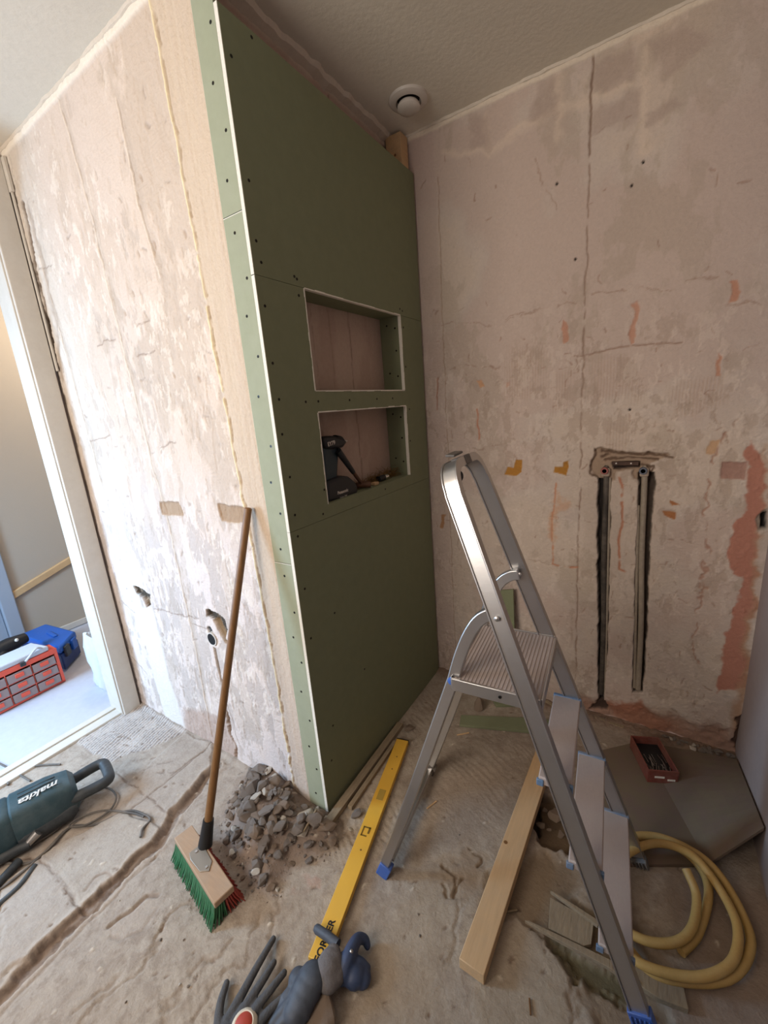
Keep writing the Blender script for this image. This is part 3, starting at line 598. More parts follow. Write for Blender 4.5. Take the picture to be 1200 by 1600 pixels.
# pipes in the back wall
m_pipe = mat('dusty_grey_pipe', (150, 138, 122), .6, .1, bump=.3, var=.2, dust=.6)
m_pipedark = mat('black_sleeve', (34, 30, 28), .7, bump=.5, var=.3, dust=.35)
def pb(a, b, dy=.012): q = YY(a, b, DB); return Vector((q[0], DB + dy, q[2]))
for px, lb, mm in (((945, 735), 'left water pipe with black sleeve in the wall chase, open red-rimmed end', m_pipedark), ((1005, 735), 'right grey water pipe in the wall chase, open blue-rimmed end', m_pipe)):
    c = pb(*px); t = thing('water_pipe', (c[0], DB, .08), lb, 'pipe')
    low = pb(939, 1085) if px[0] < 960 else pb(997, 1078)
    low[1] = DB + .006; top = Vector((c[0] + .006, DB + .006, c[2] - .02))
    P = arc([low, low.lerp(top, .33) + Vector((.003, 0, 0)), low.lerp(top, .66) - Vector((.002, 0, 0)), top, Vector((c[0] + .001, DB - .002, c[2] - .004)), Vector((c[0], DB - .016, c[2]))], 10)
    MB().tube(P, .0105, 14).build('pipe', mm, t, smooth=True)
    MB().lathe([(.008, -.01), (.008, .004), (.013, .004), (.014, 0), (.014, -.014), (.010, -.016)], (c[0], DB - .016, c[2]), (0, -1, 0), 24).build('end_ring', mat('red_ring', (150, 60, 56), .6, dust=.3) if px[0] < 960 else mat('blue_ring', (70, 84, 104), .6, dust=.3), t, smooth=True)
    MB().lathe([(.0, .0), (.0085, .0)], (c[0], DB - .0185, c[2]), (0, -1, 0), 20).build('bore_shade', m_screw, t)  # flat dark disc painted as the shade inside the open end
    if px[0] < 960:
        MB().tube([low + Vector((.016, .0, .0)), top + Vector((.014, .002, -.01))], .005, 8).build('side_tube', m_pipe, t, smooth=True)
    else:
        MB().tube([low + Vector((-.014, .004, .0)), top + Vector((-.014, .004, -.12))], .006, 8).build('side_tube', m_pipe, t, smooth=True)
    q = top
    MB().box((q[0] - .017, DB - .010, q[2] - .004), (q[0] + .013, DB + .010, q[2] + .030)).build('elbow', mat('plaster_caked_brass', (176, 158, 140), .8, bump=.6), t, bevel=.006)
a, b = pb(957, 722), pb(998, 721)
t = thing('mounting_bracket', (a[0], DB, a[2]), 'dark metal bracket joining the two pipe ends in the back wall', 'bracket')
MB().box((a[0], DB - .006, a[2] - .012), (b[0], DB - .003, a[2] + .002)).build('plate', mat('rusty_steel', (78, 58, 48), .6, .5, bump=.3, var=.3), t)
for f in (.15, .72): MB().lathe([(.003, 0), (.003, .0015)], (a[0] + (b[0] - a[0]) * f, DB - .006, a[2] - .004), (0, -1, 0), 10).build('rivet', m_valve, t)
# hole with a cable box in the right wall, at the edge of the view
c = XX(1197, 812, WR)
# ================================================================ step ladder
LO = Vector((1.001, .134, 0)); TH = .074; KK = .363; W0 = .422; TP = .077; RI = .196
def LL(u, v, z): return Vector((LO[0] + math.cos(TH) * u - math.sin(TH) * v, LO[1] + math.sin(TH) * u + math.cos(TH) * v, z))
def hw(z): return W0 / 2 - TP * z
t = thing('step_ladder', LL(-.35, 0, 0), 'aluminium step ladder with three treads, a ribbed platform and looped handrail', 'ladder')
LAD = t
uax = LL(1, 0, 0) - LL(0, 0, 0); vax = LL(0, 1, 0) - LL(0, 0, 0)
rail_dir = (uax * -KK + Vector((0, 0, 1))).normalized()
nrm = rail_dir.cross(vax).normalized()
ZT = 1.30
for sgn in (-1, 1):
    def rp(z, v): return LL(-KK * z, v, z)
    P = [rp(.035, sgn * hw(.035)), rp(.5, sgn * hw(.5)), rp(ZT - .05, sgn * hw(ZT - .05))]
    r = .055; v0 = hw(ZT)
    for k in range(1, 11):
        a = k / 10 * PI / 2; P.append(rp(ZT - .05 + r * 1.05 * math.sin(a), sgn * (v0 - r * (1 - math.cos(a)))))
    P.append(rp(ZT - .05 + r * 1.06, sgn * (.012)))
    Q = []
    MB().bar(P, nrm, .038, .017).build('side_rail', m_alu, t, bevel=.004)
    # bright folded lips along the rail
    MB().bar([p + nrm * .0185 for p in P], nrm, .0035, .023).build('rail_lip', m_alu, t, bevel=.001)
    MB().bar([p - nrm * .0185 for p in P], nrm, .0035, .023).build('rail_lip', m_alu, t, bevel=.001)
    c = rp(.03, sgn * hw(.03))
    mb = MB().bar([rp(-.0, sgn * (hw(0) + .001)), rp(.085 if sgn < 0 else .03, sgn * hw(.07))], nrm, .050 if sgn < 0 else .044, .026)
    for k in range(5): mb.bar([rp(.002, sgn * hw(0)) + nrm * (.0095 * (k - 2)) - vax * .0155, rp(.08 if sgn < 0 else .028, sgn * hw(.06)) + nrm * (.0095 * (k - 2)) - vax * .0155], nrm, .004, .005)
    mb.build('rubber_foot', m_blue if sgn < 0 else mat('dusty_foot', (70, 84, 96), .6, dust=.6), t, bevel=.002)
# loop joint at the top with its hook
top = LL(-KK * (ZT + .008), 0, ZT + .008)
MB().bar([top - vax * .022, top + vax * .022], nrm, .044, .024).build('joint_sleeve', mat('dark_grey_plastic', (74, 70, 66), .5, dust=.3), t, bevel=.003)
mb = MB().bar([top - vax * .045 + Vector((-.012, 0, .020)), top + vax * .015 + Vector((-.010, 0, .022))], (1, 0, 0), .024, .006); mb.build('tool_clip', bpy.data.materials['dark_grey_plastic'], t, bevel=.002)
MB().ball(top + Vector((0, -.02, -.034)), .014, 10, (1, 1, 1.1)).build('hook', m_black, t, smooth=True)
# treads
for i in (3, 2, 1):
    z = RI * i; u1 = -KK * z + .025; u0 = u1 - .072; hwz = hw(z) - .010
    tr = MB()
    tr.box((u0, -hwz, z - .022), (u1, hwz, z))
    vs_ = [LL(*v) for v in tr.v]; tr.v = [tuple(v) for v in vs_]
    o = tr.build('tread', m_tread, t, bevel=.003)
    for sgn in (-1, 1):
        e = MB().box((u0 - .001 if sgn > 0 else u1 - .016, sgn * hwz - .005, z - .023), (u1 + .002, sgn * hwz + .006, z + .002)) if sgn > 0 else MB().box((u1 - .012, -hwz - .003, z - .024), (u1 + .003, -hwz + .006, z + .002)); e.v = [tuple(LL(*v)) for v in e.v]
        e.build('end_cap', m_softblue, o, bevel=.002)
        if sgn < 0:
            e = MB().box((u0 - .004, -hwz - .003, z - .024), (u0 + .012, -hwz + .005, z - .006)); e.v = [tuple(LL(*v)) for v in e.v]; e.build('end_cap', m_softblue, o, bevel=.002)
z = RI * 4; u1 = -KK * z + .025; u0 = -KK * z - .185; hwz = hw(z) - .010
tr = MB().box((u0, -hwz, z - .006), (u1, hwz, z))
for k in range(22): u_ = u0 + .008 + (u1 - u0 - .016) * k / 21; tr.box((u_ - .0025, -hwz + .004, z), (u_ + .0025, hwz - .004, z + .0015))
tr.v = [tuple(LL(*v)) for v in tr.v]; pf = tr.build('platform', m_tread, t)
tr = MB().box((u0, -hwz - .006, z - .030), (u1, -hwz + .0, z + .004)).box((u0, hwz, z - .030), (u1, hwz + .006, z + .004)).box((u0 - .004, -hwz, z - .030), (u0, hwz, z + .004)).box((u1, -hwz, z - .030), (u1 + .005, hwz, z + .003))
tr.v = [tuple(LL(*v)) for v in tr.v]; tr.build('platform_rim', m_alu, pf, bevel=.0015)
MB().lathe([(.004, 0), (.004, .002)], LL(u0 + .12, -hwz - .006, z - .013), -vax, 10).build('rivet', m_screw, pf)
# rear frame: two bent legs, foot bar
feet = {-1: Vector((.289, -.072, 0)), 1: Vector((.252, .341, 0))}
for sgn in (-1, 1):
    f = feet[sgn]; at = LL(-KK * .975, sgn * (hw(.975) - .018), .975)
    vv = lambda z: f.lerp(Vector((at[0], at[1], 0)), z / .975)
    uu = lambda z: None
    A = LL(-.455, 0, 0); base_u = -.727
    def lp(u, z):
        y_f = f; q = LL(u, 0, z); k = z / .975
        # keep the leg in the plane through foot and pivot
        vf = (f - LO).dot(vax); va = (at - LO).dot(vax); return LL(u, vf + (va - vf) * k, z)
    uf = (f - LO).dot(uax)
    P = [lp(uf, .02), lp(uf + (-.47 - uf) * .5, .39), lp(-.47, .775), lp(-.452, .84), lp(-.430, .90), lp(-.405, .945), lp(-.378, .968), at]
    P = P[:3] + arc(P[2:], 5)[1:]
    lg = MB().bar(P, vax, .019, .030).build('rear_leg', m_alu, t, bevel=.003)
    MB().bar([p - vax * 0 for p in (lp(uf - .004, 0), lp(uf + .016, .05))], vax, .028, .040).build('rubber_foot', m_blue if sgn < 0 else bpy.data.materials['dark_grey_plastic'], t, bevel=.003)
    MB().lathe([(.006, 0), (.006, .004), (.003, .006)], at - vax * (.03 if sgn < 0 else -.0), -vax, 12).build('pivot_bolt', m_alu, t, smooth=True)
    MB().lathe([(.011, 0), (.011, .003), (.007, .005)], lp(-.472, .772) - vax * .009, -vax, 16).build('hinge_plug', m_blue, t, smooth=True)
a = feet[-1] + Vector((.01, .03, .035)); b = feet[1] + Vector((.01, -.01, .035))
MB().bar([a, b], (0, 0, 1), .022, .022).build('foot_bar', m_alu, t, bevel=.002)

# ================================================================ broom
zb = .080
b00, b01, b10, b11 = FL(275, 1306, zb), FL(297, 1293, zb), FL(363, 1384, zb), FL(337, 1414, zb)
bc = (b00 + b01 + b10 + b11) / 4
ax = ((b10 + b11) / 2 - (b00 + b01) / 2); L_ = ax.length; ax.normalize(); sd = Vector((0, 0, 1)).cross(ax)
bc[2] = 0
t = thing('broom', bc, 'wooden broom with red and green bristles leaning on the left wall', 'broom')
mb = MB(); hs = .031
mtx = frame(bc, ax, sd)
mb.box((-L_ / 2, -hs, .060), (L_ / 2, hs, .082), mtx); hd = mb.build('head', mat('raw_broom_wood', (170, 138, 108), .8, bump=.2, var=.10, scale=14, stretch=(1, 8, 1), dust=.5, dustcol=(160, 144, 126)), t, bevel=.003)
rs = random.Random(8)
for side, nm, c in ((-1, 'green', (14, 96, 56)), (1, 'red', (148, 44, 34))):
    mb = MB()
    for i in range(70):
        for j in range(5):
            x = -L_ / 2 + .008 + (L_ - .016) * i / 69; y = side * (.004 + .0062 * j)
            sp = side * (.0035 * j + rs.uniform(0, .005)) ; ex = rs.uniform(-.006, .006) + (x / L_) * .022
            mb.tube([mtx @ Vector((x, y, .062)), mtx @ Vector((x + ex * .4, y + sp * .5, .035)), mtx @ Vector((x + ex, y + sp * 1.5, .003))], [.0034, .0030, .0016], 5)
    o = mb.build('bristles', mat(nm + '_bristles', c, .6, var=.35, scale=120, dust=.12), t); o['label'] = nm + ' bristles'; o['kind'] = 'stuff'
htop = Vector((-.155, -.018, 1.176)); hb = FL(321, 1318, .085); hb = Vector((hb[0], hb[1], .085))
hdv = (htop - hb).normalized()
MB().tube([hb + hdv * .06, hb.lerp(htop, .5) , htop - hdv * .004, htop], [.0135, .0125, .0120, .008], 16).build('stick', m_broomstick, t, smooth=True)
MB().tube([hb - hdv * .005, hb + hdv * .04, hb + hdv * .085], [.023, .020, .0175], 16).build('socket', m_black, t, smooth=True)
pl = mtx @ Vector((0.0, 0, .083)); mb = MB()
mb.prism([mtx @ Vector((x, y, .0825)) for x, y in ((-.055, -.018), (-.03, -.024), (.03, -.020), (.052, 0), (.03, .020), (-.03, .024), (-.055, .018))], (0, 0, .0025))
mb.build('bracket', mat('dusty_steel', (150, 142, 130), .45, .6, dust=.4), t, bevel=.001)
for x in (-.04, .035): MB().lathe([(.005, 0), (.004, .003)], mtx @ Vector((x, 0, .085)), (0, 0, 1), 10).build('screw', m_alu, t)

# ================================================================ spirit level
zt = .024
a = FL(629, 1156, zt); b = FL(503, 1480, zt); dv = (b - a); dv[2] = 0; dv.normalize(); ln = (b - a).length + .03
sdv = Vector((0, 0, 1)).cross(dv); t = thing('spirit_level', Vector((a[0], a[1], 0)), 'long yellow spirit level lying on the floor beside the ladder', 'level')
mtx = frame((a[0], a[1], 0.004), dv, sdv); W_ = .027
mb = MB().box((0, -W_, 0), (ln, W_, .021), mtx); mb.build('body', m_yellow, t, bevel=.0015)
MB().box((-.004, -W_ - .001, -.0005), (.0, W_ + .001, .0215), mtx).build('end_cap', m_black, t)
MB().box((.30 * ln + .02, -.013, .0212), (.30 * ln + .065, .013, .0218), mtx).build('vial_window', mat('vial', (176, 146, 70), .2), t, bevel=.0005)
mb = MB(); x = ln * .52
for q in ((0, -.017, .004, .010), (.0, -.017, .034, -.013), (.030, -.017, .034, .004), (.0, .004, .022, .010)): mb.box((x + q[0], q[1], .0212), (x + q[2], q[3], .0224), mtx)
mb.build('bracket_vial', mat('olive_vial', (120, 96, 44), .4), t)
tm = mtx @ frame((ln - .046, .002, .0216), (-1, 0, 0), (0, -1, 0)); text('FORMER', .026, tm, m_black, t, bold=.0006)
for f in (.12, .2, .33, .62): MB().lathe([(.003, 0), (.003, .0005)], mtx @ Vector((ln * f, .004, .0212)), (0, 0, 1), 8).build('mark', m_broomstick, t)
def plank(name, p0, p1, wd, th, m, label, cat, z=0.004, bevel=.0015, tilt=0, group=None):
    a, b = Vector(p0), Vector(p1); d = b - a; l_ = d.length; M_ = frame((a[0], a[1], z), (d[0], d[1], 0), Vector((0, 0, 1)).cross(Vector((d[0], d[1], 0))))
    o = MB().box((0, -wd / 2, 0), (l_, wd / 2, th), M_ @ Matrix.Rotation(tilt, 4, 'Y')).build(name, m, bevel=bevel); return tag(o, label, cat, group)
# pale timber beam
z = .038
n0, n1_, f0, f1_ = FL(719, 1498, z), FL(754, 1525, z), FL(836, 1150, z), FL(868, 1160, z)
a = (n0 + n1_) / 2; b = (FL(833, 1165, z) + FL(872, 1180, z)) / 2
t_ = plank('timber_beam', (a[0], a[1], 0), (b[0] - .0, b[1], 0), .068, .036, m_pine, 'pale timber beam lying on the floor under the ladder', 'timber', z=.003, bevel=.002)
for f in (.55, .25): pass
mb = MB().lathe([(.006, 0), (.006, .0006)], FL(790, 1316, .0393), (0, 0, 1), 12); k_ = mb.build('knot', m_broomstick); k_.parent = t_
# battens at the foot of the boarding
plank('batten', (.030, -.035, 0), (.022, .50, 0), .030, .022, m_oldwood, 'grey batten on the floor right along the foot of the green board', 'batten')
plank('batten', (.062, .05, 0), (.052, .40, 0), .018, .016, m_oldwood, 'thin grey batten between the yellow level and the batten by the green board', 'batten')
# old boards uncovered by the ladder foot
def flat(name, px, z, th, m, label, cat, group=None, bevel=.001, parent=None):
    P = [FL(x, y, z) for x, y in px]; o = MB().prism([Vector((p[0], p[1], z - th)) for p in P], (0, 0, th)).build(name, m, bevel=bevel)
    return tag(o, label, cat, group)
flat('floor_board', ((860, 1402), (928, 1440), (924, 1475), (912, 1478), (857, 1450)), .012, .012, m_oldwood, 'short grey broken floorboard left of the near ladder foot', 'board')
flat('lath', ((860, 1392), (864, 1392), (939, 1440), (934, 1446)), .022, .012, m_oldwood, 'thin lath behind the broken floorboard near the ladder foot', 'lath')
flat('lath', ((820, 1438), (826, 1438), (960, 1502), (1000, 1535), (992, 1540), (952, 1512), (850, 1456)), .020, .012, m_oldwood, 'long thin lath in front of the broken floorboard, running to the ladder foot', 'lath')
flat('floor_board', ((1010, 1500), (1068, 1540), (1076, 1578), (1030, 1560), (985, 1530), (960, 1500)), .016, .016, m_oldwood, 'old grey board end under the yellow hose beside the near ladder foot', 'board')
# yellow hose
m_hose = mat('yellow_hose', (186, 150, 84), .5, bump=.15, scale=200, var=.06, dust=.35, dustcol=(206, 180, 128))
def hp(x, y, z): return FL(x, y, z)
pts = [hp(1064, 1488, .018), hp(1092, 1455, .018), hp(1107, 1390, .018), hp(1085, 1345, .018), hp(1040, 1318, .018), hp(985, 1325, .018), hp(966, 1360, .018), hp(955, 1415, .018), hp(976, 1470, .018), hp(1020, 1520, .018), hp(1090, 1535, .018), hp(1145, 1525, .020), hp(1172, 1485, .02), hp(1165, 1440, .02), hp(1130, 1375, .03), hp(1090, 1335, .044), hp(1030, 1308, .046), hp(980, 1310, .045), hp(958, 1340, .044), hp(950, 1400, .044), hp(962, 1465, .046), hp(1000, 1505, .046), hp(1065, 1525, .046), hp(1115, 1522, .044), hp(1148, 1495, .040), hp(1150, 1440, .040), hp(1115, 1375, .044), hp(1075, 1332, .068), hp(1020, 1318, .07), hp(968, 1345, .07), hp(957, 1400, .068), hp(970, 1445, .046), hp(1010, 1470, .044), hp(1055, 1472, .043), hp(1082, 1448, .045), hp(1088, 1400, .046), hp(1072, 1358, .07)]
o = MB().tube(arc(pts, 14), .0115, 12).build('hose', m_hose, smooth=True); tag(o, 'coiled yellow hose on the floor at the right', 'hose')
# red box with nails on the sheet
m_red = mat('red_box', (112, 42, 30), .6, var=.2, scale=60, dust=.25)
zB = .070; q0, q1, q2, q3 = FL(990, 1150, zB), FL(1033, 1152, zB), FL(1057, 1207, zB), FL(1008, 1202, zB)
qc = (q0 + q1 + q2 + q3) / 4; lx = ((q1 - q0) + (q2 - q3)) / 2; ly = ((q0 - q3) + (q1 - q2)) / 2; M_ = frame((qc[0], qc[1], .015), lx, ly); lx, ly = lx.length / 2, ly.length / 2
t = thing('box', (qc[0], qc[1], .012), 'open red box of nails on the dusty sheet near the back wall', 'box')
mb = MB().box((-lx, -ly, 0), (lx, ly, .003), M_)
for lo, hi in (((-lx, -ly, 0), (-lx + .004, ly, .056)), ((lx - .004, -ly, 0), (lx, ly, .056)), ((-lx, -ly, 0), (lx, -ly + .004, .056)), ((-lx, ly - .004, 0), (lx, ly, .056))): mb.box(lo, hi, M_)
mb.build('tray', m_red, t, bevel=.001)
mb = MB().box((-lx + .004, -ly + .004, .003), (lx - .004, ly - .004, .022), M_); mb.build('dark_content', m_black, t)
mb = MB()
for k in range(26):
    x = rs.uniform(-lx + .01, lx - .01); y = rs.uniform(-ly + .02, ly * .1); a_ = PI / 2 + rs.uniform(-.4, .4); d_ = Vector((math.cos(a_), math.sin(a_), 0)) * .018
    mb.tube([M_ @ (Vector((x, y, .024)) - d_), M_ @ (Vector((x, y, .027)) + d_)], .0011, 5)
o = mb.build('nails', m_alu, t); o['kind'] = 'stuff'
mb = MB().box((-lx * .55, -ly - .0006, .022), (lx * .1, -ly, .030), M_).box((lx * .3, -ly - .0006, .012), (lx * .8, -ly, .020), M_); mb.build('print', m_core, t)
# big dusty sheet at the right, bowed up against the wall
m_dgreen = mat('dusty_green_board', (112, 100, 78), .9, bump=.1, var=.06, scale=20, dust=1.3, dustcol=(112, 94, 82))
mb = MB(); N_ = 12
fe = [FL(905, 1352, .012), FL(1106, 1350, .016), Vector((1.284, .505, .155))]; be = [FL(932, 1174, .010), FL(1000, 1158, .012), Vector((1.284, .92, .035))]
def pl3(e, u): return e[0].lerp(e[1], u * 2) if u < .5 else e[1].lerp(e[2], u * 2 - 1)
G = [[pl3(fe, i / N_).lerp(pl3(be, i / N_), j / N_) for j in range(N_ + 1)] for i in range(N_ + 1)]
vs_ = [G[i][j] for i in range(N_ + 1) for j in range(N_ + 1)]; n_ = N_ + 1; lo_ = [v - Vector((0, 0, .0125)) for v in vs_]
fs_ = [(i * n_ + j, (i + 1) * n_ + j, (i + 1) * n_ + j + 1, i * n_ + j + 1) for i in range(N_) for j in range(N_)]
off = len(vs_); fs2 = [tuple(k + off for k in f[::-1]) for f in fs_]
ring = [(i, 0) for i in range(N_)] + [(N_, j) for j in range(N_)] + [(i, N_) for i in range(N_, 0, -1)] + [(0, j) for j in range(N_, 0, -1)]
rid_ = [i * n_ + j for i, j in ring]; sf = [(rid_[k], rid_[(k + 1) % len(rid_)], rid_[(k + 1) % len(rid_)] + off, rid_[k] + off) for k in range(len(rid_))]
mb.add(vs_ + lo_, fs_ + fs2 + sf); o = mb.build('board_offcut', m_dgreen); tag(o, 'large dust-covered green plasterboard offcut on the floor against the right wall', 'plasterboard')
# green scraps behind the ladder
flat('board_offcut', ((720, 1117), (850, 1122), (880, 1133), (880, 1150), (822, 1142), (718, 1132)), .014, .0125, m_green, 'narrow green plasterboard offcut lying flat behind the ladder', 'plasterboard')
flat('board_offcut', ((765, 1082), (830, 1086), (850, 1100), (775, 1102)), .015, .0125, m_green, 'small green plasterboard offcut under the ladder platform', 'plasterboard')
a, b, c_, d_ = YY(772, 922, .955), YY(803, 920, .955), YY(812, 1040, .955), YY(768, 1040, .955)
P = [Vector((a[0], .955, a[2])), Vector((b[0], .955, b[2])), Vector((b[0] + .03, .90, .01)), Vector((a[0] - .02, .90, .01))]
o = MB().prism(P, (0, -.0125, .001)).build('board_offcut', m_green, bevel=.001); tag(o, 'tall green plasterboard offcut leaning on the back wall behind the ladder', 'plasterboard')
flat('lath', ((910, 1113), (913, 1112), (976, 1134), (974, 1138)), .01, .008, m_oldwood, 'thin lath at the foot of the back wall behind the treads', 'lath')
flat('lath', ((842, 1090), (846, 1089), (870, 1102), (868, 1105)), .012, .01, m_oldwood, 'short thin lath just behind the platform of the ladder', 'lath')
# ================================================================ stones and rubble
m_rock = [mat('grey_mortar', (140, 128, 118), .95, bump=.9, scale=70, var=.18), mat('brown_mortar', (146, 126, 108), .95, bump=.9, scale=70, var=.2), mat('pale_mortar', (192, 182, 168), .95, bump=.6, scale=70, var=.12), mat('brick_rock', (150, 104, 82), .95, bump=.6, scale=70, var=.15)]
def rock_mesh(seed, flat_=1.0, m=None, sub=0):
    r = random.Random(seed); bm = bmesh.new()
    for i in range(16):
        v = Vector((r.gauss(0, 1), r.gauss(0, 1), r.gauss(0, 1))).normalized() * r.uniform(.8, 1.1); v[2] *= flat_; bm.verts.new(v)
    bmesh.ops.convex_hull(bm, input=bm.verts); bmesh.ops.delete(bm, geom=[v for v in bm.verts if not v.link_faces], context='VERTS')
    bmesh.ops.bevel(bm, geom=bm.edges[:], offset=.07, segments=1, affect='EDGES', clamp_overlap=True)
    me = bpy.data.meshes.new('rock'); bm.to_mesh(me); bm.free(); me.materials.append(m or m_rock[0]); return me
RM = [rock_mesh(40 + k, (.55, .8, .4, .65)[k % 4], m_rock[(0, 0, 1, 0, 2, 1, 0, 2, 1, 0)[k % 10]]) for k in range(14)]
rk = random.Random(21)
def rock(loc, r, label, group=None, me=None, name='rubble_stone', cat='stone'):
    o = bpy.data.objects.new(name, me or rk.choice(RM)); C.objects.link(o); o.location = loc; o.scale = (r * rk.uniform(.8, 1.3), r * rk.uniform(.7, 1.1), r * rk.uniform(.7, 1))
    o.rotation_euler = (rk.uniform(-.4, .4), rk.uniform(-.4, .4), rk.uniform(0, 6.3)); return tag(o, label, cat, group)
pg = np.array([tuple(p) for p in pile])
def floor_h(x, y):
    i = np.clip(np.searchsorted(us, x), 0, len(us) - 1); j = np.clip(np.searchsorted(vs, y), 0, len(vs) - 1); return float(s.h[i, j])
cnt = 0; placed = []
while cnt < 290:
    x = rk.uniform(pg[:, 0].min() - .03, pg[:, 0].max() + .03); y = rk.uniform(pg[:, 1].min() - .03, pg[:, 1].max() + .03)
    d = float(polydist(np.array([[x]]), np.array([[y]]), [tuple(p) for p in pg])[0, 0])
    if d > .02 or y > -.015 or (d > -.02 and rk.random() < .5): continue
    r = rk.choice((.006, .007, .008, .010, .012, .014, .018, .024)) * (1.25 if d < -.05 else .85)
    z = floor_h(x, y)
    if any((x - a) ** 2 + (y - b) ** 2 < (.55 * (r + c)) ** 2 for a, b, c in placed): z += .008
    placed.append((x, y, r)); rock((x, y, z + r * .35), r, 'lump of broken plaster in the rubble heap beside the broom', 'stones of the rubble heap by the broom'); cnt += 1
mb = MB()
for k in range(900):
    x = rk.uniform(pg[:, 0].min() - .05, pg[:, 0].max() + .05); y = rk.uniform(pg[:, 1].min() - .05, min(pg[:, 1].max() + .05, -.01))
    d = float(polydist(np.array([[x]]), np.array([[y]]), [tuple(p) for p in pg])[0, 0])
    if d > .04: continue
    r = rk.uniform(.0015, .005); z = floor_h(x, y) + r * .4; q = [Vector((rk.gauss(0, 1), rk.gauss(0, 1), rk.gauss(0, .7))).normalized() * r for _ in range(4)]
    mb.add([Vector((x, y, z)) + p for p in q], [(0, 1, 2), (0, 2, 3), (0, 3, 1), (1, 3, 2)])
o = mb.build('plaster_grit', m_rock[0], weld=False); tag(o, 'fine plaster grit in and around the rubble heap', 'grit', kind='stuff')
def big(px, r, label, fl=.6, mt=0, z=None, seed=1, sc=None, name='stone'):
    me = rock_mesh(seed, fl, m_rock[mt]); c = FL(*px); z = floor_h(c[0], c[1]) if z is None else z
    o = rock((c[0], c[1], z + r * fl * .6), r, label, me=me, name=name)
    if sc: o.scale = sc
    return o
big((432, 1250), .030, 'large flat grey lump on top of the rubble heap', .35, 2, z=.05, seed=3)
big((425, 1298), .032, 'dark round lump in the middle of the rubble heap', .5, 0, z=.045, seed=4)
big((405, 1357), .020, 'pale pointed chip at the front of the rubble heap', .3, 2, z=.008, seed=6)
big((512, 1303), .034, 'brown earthy lump at the foot of the green wall corner', .7, 1, seed=7)
big((556, 1276), .024, 'grey angular stone against the yellow level', .7, 0, seed=8)
big((549, 1297), .014, 'white flat chip in front of the angular stone by the level', .3, 2, seed=9)
big((639, 1141), .026, 'light brown brick fragment at the far end of the yellow level', .7, 1, seed=12)
big((749, 1108), .040, 'yellowish rough stone under the ladder platform', 1.0, 1, seed=13, sc=(.026, .026, .050))
big((502, 1592), .058, 'smooth brown stone at the bottom edge below the gloves', .5, 1, seed=14)
big((868, 1272), .030, 'blocky brown lump in the broken hole right of the beam', .7, 1, z=-.02, seed=15)
for k, q in enumerate(((845, 1285), (858, 1292), (876, 1300), (870, 1262), (893, 1312), (852, 1262), (885, 1285))):
    c = FL(*q); rock((c[0], c[1], -.012), rk.uniform(.008, .015), 'small lump of rubble in the broken hole under the ladder', 'lumps in the broken hole', me=RM[2])
for k in range(46):                # row of rubble at the foot of the back wall, right
    f = rk.random(); px = 1035 + 115 * f + rk.uniform(-6, 6); py = 1146 + 42 * f + rk.uniform(-8, 8); c = FL(px, py)
    y = min(c[1], DB - .02); rock((c[0], y, .012), rk.uniform(.006, .017), 'pale lump in the row of rubble along the foot of the back wall', 'rubble along the back wall')
for k in range(12):
    c = FL(rk.uniform(915, 955), rk.uniform(1098, 1112)); rock((c[0], min(c[1], DB - .015), .01), rk.uniform(.004, .011), 'dark crumb of rubble under the left pipe', 'crumbs under the left pipe', me=RM[2])
for k in range(46):                # loose crumbs over the floor
    c = FL(rk.uniform(180, 900), rk.uniform(1150, 1580))
    if c[1] > -.03 and c[0] < 0 or (-.02 < c[0] < .02 and c[1] > -.02): continue
    if .0 < c[0] < .30 and -.40 < c[1] < .5: continue
    if .5 < c[0] < .70: continue
    rock((c[0], c[1], floor_h(c[0], c[1]) + .0015), rk.uniform(.002, .005), 'tiny crumb of plaster scattered on the dusty floor', 'crumbs on the floor', name='crumb')
def stick(p, q, r, m, label, cat='splinter', z=.004, name='splinter'):
    a, b = FL(*p), FL(*q); za, zb_ = floor_h(a[0], a[1]), floor_h(b[0], b[1]); o = MB().tube([Vector((a[0], a[1], za + z)), Vector((b[0], b[1], zb_ + z))], r, 6).build(name, m); return tag(o, label, cat)
stick((827, 1562), (829, 1588), .0025, m_broomstick, 'short brown nail-like stick near the bottom right of the beam')
stick((667, 1265), (682, 1253), .003, m_pine, 'pale wood splinter on the floor between rear ladder leg and beam')
stick((714, 1150), (733, 1146), .003, m_pine, 'pale splinter lying before the narrow green offcut')
stick((790, 1424), (808, 1421), .003, m_oldwood, 'small dark splinter right of the beam')
stick((478, 1322), (497, 1288), .004, m_oldwood, 'dark thin stick leaning in the rubble heap', z=.03)
